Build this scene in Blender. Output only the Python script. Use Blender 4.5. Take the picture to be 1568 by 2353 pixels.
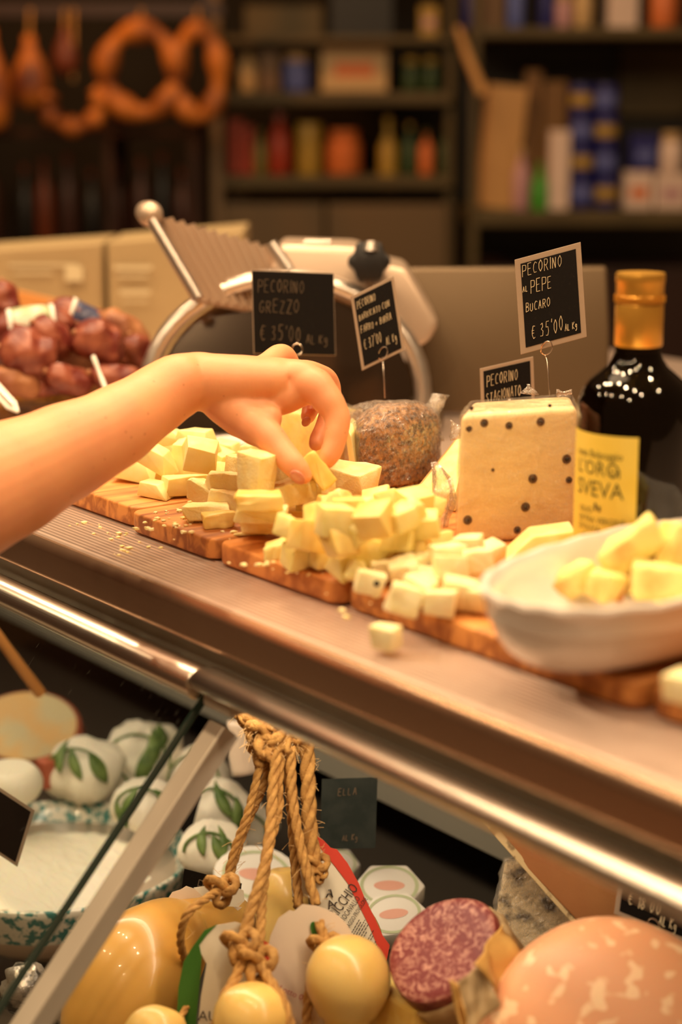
import bpy, bmesh, math, random
import numpy as np
from mathutils import Vector, Matrix, Euler, noise
for _o in list(bpy.data.objects): bpy.data.objects.remove(_o)
SC = bpy.context.scene; COL = SC.collection
# ------------------------------------------------------------ camera
F, CX, CY = 4200.0, 784.0, 1176.5            # focal length in pixels of the 1568x2353 frame
TH = math.atan(954/4200); PSI = math.radians(36.731)
CAM = Vector((0, 0, 1.59)); ZC = 1.25        # eye height, countertop height
FW = Vector((-math.cos(PSI), math.sin(PSI), 0)); RT = Vector((math.sin(PSI), math.cos(PSI), 0)); UPZ = Vector((0, 0, 1))
AX = FW*math.cos(TH)-UPZ*math.sin(TH); UP = FW*math.sin(TH)+UPZ*math.cos(TH)
cd = bpy.data.cameras.new('camera'); cam = bpy.data.objects.new('camera', cd); COL.objects.link(cam)
cam.matrix_world = Matrix(((RT.x, UP.x, -AX.x, CAM.x), (RT.y, UP.y, -AX.y, CAM.y), (RT.z, UP.z, -AX.z, CAM.z), (0, 0, 0, 1)))
cd.sensor_fit = 'VERTICAL'; cd.sensor_height = 36; cd.sensor_width = 24; cd.lens = F/2353*36
cd.clip_start = .05; cd.dof.use_dof = True; cd.dof.focus_distance = 1.46; cd.dof.aperture_fstop = 3.0
SC.camera = cam
# ------------------------------------------------------------ light and exposure
SC.view_settings.view_transform = 'Standard'; SC.view_settings.look = 'None'
SC.view_settings.gamma = 1; SC.view_settings.exposure = 0.0; SC.view_settings.use_curve_mapping = False
W = bpy.data.worlds.new('world'); SC.world = W; W.use_nodes = True
W.node_tree.nodes['Background'].inputs[0].default_value = (1, .48, .20, 1); W.node_tree.nodes['Background'].inputs[1].default_value = .12
def area(name, loc, aim, power, size, color=(1, .715, .42), size_y=None, spread=math.pi, shape=None):
    l = bpy.data.lights.new(name, 'AREA'); l.energy = power; l.color = color; l.size = size; l.spread = spread
    if size_y: l.shape = 'RECTANGLE'; l.size_y = size_y
    else: l.shape = 'DISK'
    o = bpy.data.objects.new(name, l); COL.objects.link(o); o.location = loc
    o.rotation_euler = (Vector(aim)-Vector(loc)).to_track_quat('-Z', 'Y').to_euler(); return o
for y, n, p in ((-.45, 5, 3.6), (.45, 7, 4.6), (1.30, 6, 5.4)):
    for i in range(n):
        x = -.15-2.3*i/(n-1); area('counter_spotlight', (x, y, 2.6+.12*(i % 2)), (x*.7-.32, .25*y+.7, 1.2), p, .075)
area('overhead_fill_light', (-1.6, .9, 2.9), (-1.2, .9, 1.2), 13, 1.1, (1, .70, .42))  # added broad fill that softens shadows over the boards, no actual fixture
area('case_strip_light', (-1.5, .72, 1.205), (-1.5, .85, .8), 3.2, 1.6, (1, .82, .58), .03)
area('case_strip_light', (-.7, .72, 1.205), (-.7, .85, .8), .7, .8, (1, .78, .50), .03)
area('shelf_fill_light', tuple(FW*3.6+RT*.3+UPZ*2.7), tuple(FW*4.4+RT*.25+UPZ*1.5), 3.2, .3, (1, .72, .42))  # added fill for the rear shelves, not a fitting on any wall
area('ham_fill_light', tuple(FW*3.7-RT*.8+UPZ*2.5), tuple(FW*4.4-RT*.6+UPZ*1.7), 8, .15, (1, .38, .08))  # added orange fill to make the hams and rings glow
# ------------------------------------------------------------ from the photograph's rays to the place
def ray(u, v): return AX+RT*((u-CX)/F)-UP*((v-CY)/F)
def pz(u, v, z=ZC): d = ray(u, v); return CAM+d*((z-CAM.z)/d.z)
def py(u, v, y): d = ray(u, v); return CAM+d*(y/d.y)
def px(u, v, x): d = ray(u, v); return CAM+d*(x/d.x)
def pd(u, v, dep): return CAM+ray(u, v)*dep
def pl(u, v, L):                              # on the upright plane L metres ahead
    d = ray(u, v); return CAM+d*(L/d.dot(FW))
def frame(loc, rotz=0): return Matrix.Translation(Vector(loc)) @ Matrix.Rotation(rotz, 4, 'Z')
YAW = math.atan2(RT.y, RT.x)                  # rooms' rear wall runs along RT
# ------------------------------------------------------------ materials
MATS = {}
def mat(name, col, rough=.5, metal=0, col2=None, ns=8, st=(1, 1, 1), lo=.4, hi=.6, bump=0, bs=60, bst=(1, 1, 1), sss=0, ssr=(1, .5, .25), coat=0, trans=0, ior=1.45, spec=.5, emit=None, est=1, voro=False, detail=4, dist=0, alpha=None, dmm=1.0):
    m = bpy.data.materials.new(name); m.use_nodes = True; nt = m.node_tree; b = nt.nodes['Principled BSDF']; I = b.inputs
    I['Base Color'].default_value = (*col, 1); I['Roughness'].default_value = rough; I['Metallic'].default_value = metal
    I['Specular IOR Level'].default_value = spec; I['IOR'].default_value = ior; I['Coat Weight'].default_value = coat; I['Transmission Weight'].default_value = trans
    if sss: I['Subsurface Weight'].default_value = sss; I['Subsurface Radius'].default_value = ssr; I['Subsurface Scale'].default_value = .006
    if emit: I['Emission Color'].default_value = (*emit, 1); I['Emission Strength'].default_value = est
    if alpha is not None: I['Alpha'].default_value = alpha
    tc = nt.nodes.new('ShaderNodeTexCoord')
    def tex(scale, stretch, vor=False, det=4, ds=0):
        mp = nt.nodes.new('ShaderNodeMapping'); mp.inputs['Scale'].default_value = stretch; nt.links.new(tc.outputs['Object'], mp.inputs[0])
        n = nt.nodes.new('ShaderNodeTexVoronoi' if vor else 'ShaderNodeTexNoise'); n.inputs['Scale'].default_value = scale
        if not vor: n.inputs['Detail'].default_value = det; n.inputs['Distortion'].default_value = ds
        nt.links.new(mp.outputs[0], n.inputs['Vector']); return n
    if col2:
        n = tex(ns, st, voro, detail, dist); r = nt.nodes.new('ShaderNodeValToRGB')
        r.color_ramp.elements[0].position = lo; r.color_ramp.elements[1].position = hi
        r.color_ramp.elements[0].color = (*col, 1); r.color_ramp.elements[1].color = (*col2, 1)
        nt.links.new(n.outputs[0], r.inputs[0]); nt.links.new(r.outputs[0], I['Base Color'])
    if bump:
        n = tex(bs, bst); bp = nt.nodes.new('ShaderNodeBump'); bp.inputs['Strength'].default_value = bump; bp.inputs['Distance'].default_value = .001*dmm
        nt.links.new(n.outputs[0], bp.inputs['Height']); nt.links.new(bp.outputs[0], I['Normal'])
    MATS[name] = m; return m
def film_mat(name, lo=.50, hi=.75, tint=(1, .97, .92), bs=45, amt=.6, base=.03, painted_glint=.22, haze=.02):
    m = bpy.data.materials.new(name); m.use_nodes = True; nt = m.node_tree; nt.nodes.remove(nt.nodes['Principled BSDF']); out = nt.nodes['Material Output']
    tr = nt.nodes.new('ShaderNodeBsdfTransparent'); tr.inputs[0].default_value = (*tint, 1); gl = nt.nodes.new('ShaderNodeBsdfGlossy'); gl.inputs['Roughness'].default_value = .12
    tc = nt.nodes.new('ShaderNodeTexCoord'); n = nt.nodes.new('ShaderNodeTexNoise'); n.inputs['Scale'].default_value = bs; n.inputs['Detail'].default_value = 6; n.inputs['Distortion'].default_value = 1.6
    nt.links.new(tc.outputs['Object'], n.inputs['Vector'])
    bp = nt.nodes.new('ShaderNodeBump'); bp.inputs['Strength'].default_value = 1; bp.inputs['Distance'].default_value = .006; nt.links.new(n.outputs[0], bp.inputs['Height']); nt.links.new(bp.outputs[0], gl.inputs['Normal'])
    fr = nt.nodes.new('ShaderNodeLayerWeight'); nt.links.new(bp.outputs[0], fr.inputs['Normal'])
    mr = nt.nodes.new('ShaderNodeMapRange'); mr.inputs[1].default_value = .3; mr.inputs[2].default_value = .95; mr.inputs[3].default_value = base; mr.inputs[4].default_value = amt; nt.links.new(fr.outputs['Facing'], mr.inputs[0])
    mx = nt.nodes.new('ShaderNodeMixShader'); nt.links.new(mr.outputs[0], mx.inputs[0]); nt.links.new(tr.outputs[0], mx.inputs[1]); nt.links.new(gl.outputs[0], mx.inputs[2]); mp2 = nt.nodes.new('ShaderNodeMapping'); mp2.inputs['Scale'].default_value = (2.2, 2.2, 1); nt.links.new(tc.outputs['Object'], mp2.inputs[0])
    n2 = nt.nodes.new('ShaderNodeTexNoise'); n2.inputs['Scale'].default_value = bs*1.6; n2.inputs['Detail'].default_value = 4; n2.inputs['Distortion'].default_value = 2.5; nt.links.new(mp2.outputs[0], n2.inputs['Vector'])
    ab = nt.nodes.new('ShaderNodeMath'); ab.operation = 'SUBTRACT'; ab.inputs[1].default_value = .5; nt.links.new(n2.outputs[0], ab.inputs[0]); ac = nt.nodes.new('ShaderNodeMath'); ac.operation = 'ABSOLUTE'; nt.links.new(ab.outputs[0], ac.inputs[0])
    m3 = nt.nodes.new('ShaderNodeMapRange'); m3.inputs[1].default_value = .0; m3.inputs[2].default_value = .022; m3.inputs[3].default_value = painted_glint; m3.inputs[4].default_value = haze; nt.links.new(ac.outputs[0], m3.inputs[0])  # crinkle highlights painted in as white diffuse lines along the noise
    df = nt.nodes.new('ShaderNodeBsdfDiffuse'); df.inputs[0].default_value = (.95, .88, .8, 1); nt.links.new(bp.outputs[0], df.inputs['Normal']); my = nt.nodes.new('ShaderNodeMixShader'); nt.links.new(m3.outputs[0], my.inputs[0]); nt.links.new(mx.outputs[0], my.inputs[1]); nt.links.new(df.outputs[0], my.inputs[2]); nt.links.new(my.outputs[0], out.inputs[0])
    MATS[name] = m; return m
def pane_mat(name):
    m = bpy.data.materials.new(name); m.use_nodes = True; nt = m.node_tree; nt.nodes.remove(nt.nodes['Principled BSDF']); out = nt.nodes['Material Output']
    tr = nt.nodes.new('ShaderNodeBsdfTransparent'); tr.inputs[0].default_value = (.97, .985, .965, 1); gl = nt.nodes.new('ShaderNodeBsdfGlossy'); gl.inputs['Roughness'].default_value = .03
    lw = nt.nodes.new('ShaderNodeLayerWeight'); fr = nt.nodes.new('ShaderNodeMapRange'); fr.inputs[1].default_value = .35; fr.inputs[2].default_value = 1; fr.inputs[3].default_value = .035; fr.inputs[4].default_value = .45; nt.links.new(lw.outputs['Facing'], fr.inputs[0])
    tc = nt.nodes.new('ShaderNodeTexCoord'); mp = nt.nodes.new('ShaderNodeMapping'); mp.inputs['Scale'].default_value = (260, 18, 60); mp.inputs['Rotation'].default_value = (0, .6, .5)
    n = nt.nodes.new('ShaderNodeTexNoise'); n.inputs['Scale'].default_value = 1; n.inputs['Detail'].default_value = 3; nt.links.new(tc.outputs['Object'], mp.inputs[0]); nt.links.new(mp.outputs[0], n.inputs['Vector'])
    r = nt.nodes.new('ShaderNodeMapRange'); r.inputs[1].default_value = .68; r.inputs[2].default_value = .8; r.inputs[4].default_value = .10; nt.links.new(n.outputs[0], r.inputs[0])
    df = nt.nodes.new('ShaderNodeBsdfDiffuse'); df.inputs[0].default_value = (.8, .8, .7, 1)
    m1 = nt.nodes.new('ShaderNodeMixShader'); nt.links.new(fr.outputs[0], m1.inputs[0]); nt.links.new(tr.outputs[0], m1.inputs[1]); nt.links.new(gl.outputs[0], m1.inputs[2])
    m2 = nt.nodes.new('ShaderNodeMixShader'); nt.links.new(r.outputs[0], m2.inputs[0]); nt.links.new(m1.outputs[0], m2.inputs[1]); nt.links.new(df.outputs[0], m2.inputs[2]); nt.links.new(m2.outputs[0], out.inputs[0])
    MATS[name] = m; return m
mat('alu', (.70, .54, .45), .34, .65, bump=.12, bs=30, bst=(1, 30, 30))
mat('alu_rail', (.86, .78, .68), .30, 1, bump=.08, bs=30, bst=(.3, 40, 40))
mat('alu_fascia', (.66, .42, .27), .26, .9, bump=.05, bs=20, bst=(.5, 20, 20))
mat('alu_beam', (.62, .55, .45), .42, .35)
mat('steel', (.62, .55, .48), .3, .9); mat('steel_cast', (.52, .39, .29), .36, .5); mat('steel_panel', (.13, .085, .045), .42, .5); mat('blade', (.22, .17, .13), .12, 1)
mat('black_plastic', (.012, .010, .009), .35); mat('black_card', (.006, .004, .003), .6, spec=.15, col2=(.012, .009, .006), ns=400, lo=.6, hi=.75)
mat('slate_grey', (.02, .026, .022), .6, spec=.2, col2=(.04, .045, .038), ns=60, lo=.4, hi=.8)
mat('chalk', (.62, .50, .32), .9); mat('chalk_dim', (.13, .09, .055), .9); mat('wire', (.7, .6, .5), .25, 1)
mat('sleeve', (.34, .25, .18), .3, bump=.3, bs=120)
film_mat('film'); film_mat('film_heavy', bs=90, amt=.7, base=.07, painted_glint=.5, haze=.04); film_mat('film_tuft', bs=60, amt=.6, base=.1, painted_glint=.65, haze=.16); film_mat('sleeve_film', bs=30, amt=.35, base=.02); pane_mat('pane')
mat('glass_edge', (.02, .045, .035), .15, spec=.8)
mat('board_a', (.74, .32, .085), .5, col2=(.40, .135, .032), ns=1, st=(85, 4, 60), lo=.41, hi=.60, bump=.35, bs=1, bst=(140, 8, 140), dist=.8)
mat('board_b', (.64, .265, .07), .5, col2=(.30, .095, .024), ns=1, st=(70, 3.5, 50), lo=.42, hi=.60, bump=.35, bs=1, bst=(140, 8, 140), dist=.9)
mat('board_c', (.76, .31, .085), .45, col2=(.46, .15, .035), ns=1, st=(60, 3.5, 40), lo=.41, hi=.62, bump=.3, bs=1, bst=(120, 8, 120), dist=.6)
mat('ch_pale', (.90, .79, .32), .45, col2=(.94, .85, .42), ns=60, sss=.35, ssr=(1, .8, .35), bump=.25, bs=140)
mat('ch_crumb', (.92, .76, .32), .6, col2=(.95, .84, .46), ns=80, sss=.25, ssr=(1, .8, .35), bump=.8, bs=500, dmm=.7)
mat('ch_gold', (.88, .60, .15), .42, col2=(.92, .70, .25), ns=45, sss=.3, ssr=(1, .7, .25), bump=.25, bs=160)
mat('ch_yellow', (.91, .75, .26), .42, col2=(.94, .82, .36), ns=60, sss=.35, ssr=(1, .8, .3), bump=.3, bs=160)
mat('ch_white', (.90, .78, .42), .5, col2=(.94, .86, .54), ns=70, sss=.3, ssr=(1, .8, .4), bump=.4, bs=180)
mat('pepe_face', (.86, .68, .38), .45, col2=(.90, .76, .48), ns=6, st=(1, 1, 8), lo=.35, hi=.65, sss=.15, ssr=(1, .7, .3), bump=.35, bs=60, bst=(1, 1, 3))
mat('pepper', (.018, .010, .006), .6, bump=.6, bs=600); mat('pepper_ring', (.10, .045, .018), .6)
mat('rind_brown', (.44, .20, .055), .65, col2=(.10, .038, .012), ns=210, lo=.42, hi=.62, bump=1, bs=130, dmm=3, detail=6)
mat('rind_tan', (.60, .38, .16), .6, col2=(.44, .24, .09), ns=25, bump=.4, bs=80)
mat('skin', (.84, .39, .19), .46, col2=(.77, .33, .17), ns=22, lo=.35, hi=.7, sss=.3, ssr=(1, .35, .2), bump=.22, bs=420, dmm=.5, detail=6, spec=.4)
mat('nail', (.62, .26, .18), .22, coat=.4, sss=.2); mat('freckle', (.42, .17, .09), .6)
m_ = MATS['skin']; nt = m_.node_tree; pb = nt.nodes['Principled BSDF']; lk = pb.inputs['Base Color'].links[0]; src = lk.from_socket
tc = nt.nodes.new('ShaderNodeTexCoord'); vo = nt.nodes.new('ShaderNodeTexVoronoi'); vo.inputs['Scale'].default_value = 75; nt.links.new(tc.outputs['Object'], vo.inputs['Vector'])
mr_ = nt.nodes.new('ShaderNodeMapRange'); mr_.inputs[1].default_value = .05; mr_.inputs[2].default_value = .10; mr_.inputs[3].default_value = .42; mr_.inputs[4].default_value = 0; nt.links.new(vo.outputs['Distance'], mr_.inputs[0])
mx_ = nt.nodes.new('ShaderNodeMixRGB'); mx_.inputs[2].default_value = (.40, .13, .05, 1); nt.links.new(mr_.outputs[0], mx_.inputs[0]); nt.links.new(src, mx_.inputs[1]); nt.links.new(mx_.outputs[0], pb.inputs['Base Color'])
mat('porcelain', (.86, .80, .74), .18, coat=.5); mat('white_paper', (.86, .82, .74), .6)
mat('bread', (.94, .80, .30), .7, col2=(.80, .42, .10), ns=38, lo=.5, hi=.72, sss=.2, bump=.8, bs=90, dmm=2); mat('crust', (.62, .24, .06), .6, bump=.5, bs=80)
mat('bottle_glass', (.07, .045, .012), .05, trans=1, ior=1.5, spec=.6); mat('oil', (.030, .017, .004), .3)
mat('gold_cap', (.86, .46, .08), .30, .75, bump=.1, bs=40); mat('label_yellow', (.80, .62, .10), .5, col2=(.84, .67, .14), ns=20); mat('ink_green', (.14, .13, .03), .6)
mat('ink', (.05, .035, .025), .6); mat('ink_red', (.45, .05, .04), .6); mat('flag_green', (.03, .22, .06), .6); mat('flag_white', (.85, .8, .6), .6); mat('flag_red', (.6, .06, .04), .6)
mat('sausage', (.15, .022, .014), .38, col2=(.38, .12, .065), ns=42, lo=.44, hi=.66, bump=.9, bs=60, dmm=3, detail=6); mat('sausage_tan', (.40, .17, .07), .5, col2=(.20, .05, .025), ns=30, lo=.4, hi=.7, bump=.8, bs=60, dmm=3)
mat('label_blue', (.035, .04, .10), .5, col2=(.3, .3, .4), ns=70, lo=.6, hi=.7); mat('label_green', (.35, .42, .22), .5, col2=(.75, .7, .55), ns=50)
mat('amber', (.40, .16, .02), .3, col2=(.14, .05, .01), ns=60, bump=1, bs=90, dmm=3); mat('tray_glass', (.85, .8, .7), .08, trans=1, ior=1.3)
mat('carton', (.38, .27, .13), .7, col2=(.35, .24, .115), ns=4); mat('carton_ink', (.48, .38, .22), .7); mat('orange_wood', (.55, .22, .05), .6)
mat('rope', (.58, .31, .085), .8, col2=(.38, .18, .045), ns=200, lo=.35, hi=.65, bump=.9, bs=900, dmm=.7); mat('fray', (.66, .42, .18), .8)
mat('cacio', (.54, .27, .05), .30, col2=(.62, .35, .085), ns=9, sss=.35, ssr=(1, .6, .2), coat=.25, bump=.15, bs=25)
mat('cacio_ball', (.74, .47, .13), .30, col2=(.78, .54, .18), ns=12, sss=.4, ssr=(1, .7, .3), coat=.2, bump=.1, bs=30)
mat('tag_paper', (.74, .60, .46), .6); mat('tag_white', (.82, .74, .58), .55); mat('tag_green', (.045, .16, .02), .5); mat('tag_red', (.66, .06, .035), .5)
mat('salami_face', (.19, .028, .026), .5, col2=(.55, .25, .18), ns=170, st=(1, 1, 1), lo=.45, hi=.68, bump=.4, bs=220, dist=1.2, detail=4)
mat('salami_side', (.20, .03, .025), .45, col2=(.5, .2, .12), ns=50, lo=.5, hi=.65, bump=.8, bs=70, dmm=2)
mat('casing', (.62, .42, .20), .6, col2=(.36, .24, .12), ns=18, lo=.4, hi=.75, bump=.8, bs=50, dmm=3); mat('casing_gold', (.72, .42, .12), .4, col2=(.52, .27, .07), ns=22, bump=.9, bs=35, dmm=4)
mat('mortadella', (.72, .34, .17), .45, col2=(.86, .57, .33), ns=80, lo=.57, hi=.64, detail=1, sss=.35, ssr=(1, .5, .3), bump=.15, bs=120); mat('fat', (.93, .74, .52), .4, sss=.3)
mat('slab_face', (.34, .15, .055), .32, col2=(.30, .12, .045), ns=10, coat=.3, bump=.5, bs=26, dmm=3); mat('slab_rind', (.62, .46, .24), .6, col2=(.26, .17, .08), ns=90, lo=.5, hi=.6)
mat('mould', (.86, .70, .46), .6, col2=(.14, .10, .06), ns=60, lo=.48, hi=.62, bump=.9, bs=50, dmm=3, detail=7)
mat('bowl_outside', (.76, .60, .46), .3, coat=.4); mat('bowl_spatter', (.80, .76, .64), .25, coat=.4, col2=(.05, .22, .20), ns=130, lo=.46, hi=.56, detail=3)
mat('ricotta', (.94, .88, .74), .55, sss=.3, bump=.8, bs=45, dmm=4, bst=(1, 3, 1)); mat('wrap_white', (.84, .78, .64), .5, bump=.7, bs=28, dmm=4, sss=.1); mat('leaf_print', (.07, .13, .025), .5, col2=(.16, .24, .06), ns=50)
mat('print_green', (.50, .56, .34), .6); mat('print_pink', (.80, .42, .32), .6); mat('wheel_orange', (.74, .46, .18), .6, col2=(.62, .52, .30), ns=26, lo=.42, hi=.6, bump=.5, bs=40); mat('wheel_rind', (.42, .10, .05), .5)
mat('foil', (.50, .44, .38), .3, .6, col2=(.08, .07, .06), ns=26, lo=.5, hi=.56, bump=1, bs=40, dmm=5); mat('deck', (.10, .08, .06), .4); mat('case_black', (.006, .006, .006), .7); mat('case_grey', (.26, .24, .19), .5)
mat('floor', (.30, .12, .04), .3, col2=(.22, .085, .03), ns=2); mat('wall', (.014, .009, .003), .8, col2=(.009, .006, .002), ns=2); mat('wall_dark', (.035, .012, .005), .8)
mat('shelf_wood', (.085, .058, .018), .6, col2=(.06, .040, .012), ns=3); mat('post', (.17, .105, .05), .5); mat('cupboard', (.13, .08, .035), .6)
for n_, c_ in dict(g_red=(.30, .03, .01), g_brown=(.12, .06, .02), g_pink=(.45, .24, .26), g_yellow=(.36, .22, .03), g_orange=(.62, .16, .04), g_olive=(.14, .13, .03), g_green=(.03, .06, .02), g_lime=(.05, .26, .02), g_blue=(.012, .012, .12), g_blue2=(.10, .12, .34), g_white=(.66, .50, .42), g_cream=(.50, .33, .15), g_tan=(.52, .27, .09), g_carton=(.22, .10, .025), g_black=(.01, .008, .006), g_dark=(.03, .012, .008), ham_dark=(.13, .025, .006), wine=(.05, .016, .01)).items(): mat(n_, c_, .45)
mat('ham', (.50, .16, .02), .5, col2=(.10, .02, .004), ns=9, lo=.42, hi=.62)
# ------------------------------------------------------------ mesh helpers
WM = {}
class MB:
    def __init__(s, T=None): s.v = []; s.f = []; s.T = T
    def add(s, vs, fs, T=None):
        k = len(s.v); T = T if T is not None else s.T
        s.v += [(T @ Vector(p)) if T is not None else Vector(p) for p in vs]; s.f += [tuple(i+k for i in f) for f in fs]; return s
    def box(s, c, d, T=None, taper=1):
        x, y, z = d[0]/2, d[1]/2, d[2]/2; c = Vector(c)
        return s.add([c+Vector((a*x*(taper if e > 0 else 1), b*y*(taper if e > 0 else 1), e*z)) for e in (-1, 1) for b in (-1, 1) for a in (-1, 1)], [(0, 2, 3, 1), (4, 5, 7, 6), (0, 1, 5, 4), (2, 6, 7, 3), (0, 4, 6, 2), (1, 3, 7, 5)], T)
    def lathe(s, prof, n=32, T=None, sx=1, sy=1):
        vs = [Vector((r*sx*math.cos(2*math.pi*i/n), r*sy*math.sin(2*math.pi*i/n), z)) for r, z in prof for i in range(n)]; fs = []
        for j in range(len(prof)-1):
            for i in range(n): fs.append((j*n+i, j*n+(i+1) % n, (j+1)*n+(i+1) % n, (j+1)*n+i))
        fs.append(tuple(range(n-1, -1, -1))); fs.append(tuple((len(prof)-1)*n+i for i in range(n))); return s.add(vs, fs, T)
    def rings(s, R, closed=False, caps=True, T=None):
        n = len(R[0]); vs = [p for r in R for p in r]; fs = []; m = len(R)
        for j in range(m if closed else m-1):
            for i in range(n): fs.append((j*n+i, j*n+(i+1) % n, ((j+1) % m)*n+(i+1) % n, ((j+1) % m)*n+i))
        if caps and not closed: fs.append(tuple(range(n-1, -1, -1))); fs.append(tuple((m-1)*n+i for i in range(n)))
        return s.add(vs, fs, T)
    def tube(s, pts, r, n=8, closed=False, T=None):
        pts = [Vector(p) for p in pts]; R = []; rs = r if isinstance(r, (list, tuple)) else [r]*len(pts); ref = None
        for i, p in enumerate(pts):
            t = (pts[(i+1) % len(pts)]-pts[i-1]) if closed else (pts[min(i+1, len(pts)-1)]-pts[max(i-1, 0)])
            t.normalize()
            if ref is None: ref = t.orthogonal().normalized()
            ref = (ref-t*ref.dot(t)); ref = ref.normalized() if ref.length > 1e-6 else t.orthogonal().normalized(); b = t.cross(ref)
            R.append([p+ref*rs[i]*math.cos(2*math.pi*k/n)+b*rs[i]*math.sin(2*math.pi*k/n) for k in range(n)])
        return s.rings(R, closed, True, T)
    def prism(s, poly, h, T=None):          # poly in xy, extruded h in z
        n = len(poly); vs = [Vector((p[0], p[1], 0)) for p in poly]+[Vector((p[0], p[1], h)) for p in poly]
        return s.add(vs, [tuple(range(n-1, -1, -1)), tuple(range(n, 2*n))]+[(i, (i+1) % n, n+(i+1) % n, n+i) for i in range(n)], T)
    def sphere(s, c, r, n=16, T=None, jit=0):
        prof = [(max(math.sin(math.pi*j/(n//2)), .004), -math.cos(math.pi*j/(n//2))) for j in range(n//2+1)]; c = Vector(c); r = Vector(r) if not isinstance(r, (int, float)) else Vector((r, r, r))
        M_ = Matrix.Translation(c) @ Matrix.Diagonal((*r, 1)); T = T if T is not None else s.T
        return s.lathe(prof, n, (T @ M_) if T is not None else M_)
    def warp(s, fn): s.v = [fn(p) for p in s.v]; return s
    def build(s, name, material, parent=None, smooth=False, bevel=0, seg=2, subdiv=0, solid=0, tri=False):
        vs = s.v
        if parent is not None: inv = WM[parent].inverted(); vs = [inv @ p for p in vs]; org = None
        else:
            org = Vector((sum(p.x for p in vs)/len(vs), sum(p.y for p in vs)/len(vs), min(p.z for p in vs))); vs = [p-org for p in vs]
        me = bpy.data.meshes.new(name); me.from_pydata([tuple(p) for p in vs], [], s.f)
        bm = bmesh.new(); bm.from_mesh(me); bmesh.ops.recalc_face_normals(bm, faces=bm.faces)
        if tri: bmesh.ops.triangulate(bm, faces=bm.faces)
        if bevel: bmesh.ops.bevel(bm, geom=[e for e in bm.edges if len(e.link_faces) == 2 and e.calc_face_angle(0) > .5], offset=bevel, segments=seg, affect='EDGES', profile=.5, clamp_overlap=True)
        for f in bm.faces: f.smooth = bool(smooth)
        bm.to_mesh(me); bm.free()
        if smooth and smooth != 'full': me.set_sharp_from_angle(angle=math.radians(38))
        me.materials.append(MATS[material] if isinstance(material, str) else material)
        o = bpy.data.objects.new(name, me); COL.objects.link(o)
        if parent is not None: o.parent = parent; WM[o] = WM[parent]
        else: o.location = org; WM[o] = Matrix.Translation(org)
        if solid: md = o.modifiers.new('thick', 'SOLIDIFY'); md.thickness = solid; md.offset = 0
        if subdiv: md = o.modifiers.new('sub', 'SUBSURF'); md.levels = md.render_levels = subdiv
        return o
def tag(o, label, cat=None, group=None, kind=None):
    if label: o['label'] = label
    if cat: o['category'] = cat
    if group: o['group'] = group
    if kind: o['kind'] = kind
    return o
def thing(name, label, cat, loc=(0, 0, 0), rotz=0, group=None):
    o = bpy.data.objects.new(name, None); COL.objects.link(o); o.location = loc; o.rotation_euler = (0, 0, rotz); o.empty_display_size = .02
    WM[o] = frame(loc, rotz); return tag(o, label, cat, group)
def st(o): o['kind'] = 'structure'; return o
def crom(P, n=8, closed=False):
    P = [Vector(p) for p in P]; out = []; m = len(P)
    for i in range(m if closed else m-1):
        p0 = P[i-1] if (i > 0 or closed) else P[0]*2-P[1]; p1 = P[i]; p2 = P[(i+1) % m]; p3 = P[(i+2) % m] if (i+2 < m or closed) else P[-1]*2-P[-2]
        for k in range(n):
            t = k/n; out.append(.5*((2*p1)+(p2-p0)*t+(2*p0-5*p1+4*p2-p3)*t*t+(3*p1-p0-3*p2+p3)*t**3))
    if not closed: out.append(P[-1])
    return out
def nz(p, s): return noise.noise(Vector(p)*s)
def basis(o, x, y):                           # matrix with x and y directions (y made square to x)
    x = Vector(x).normalized(); z = x.cross(Vector(y)).normalized(); y = z.cross(x); M_ = Matrix((x, y, z)).transposed().to_4x4(); M_.translation = Vector(o); return M_
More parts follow.
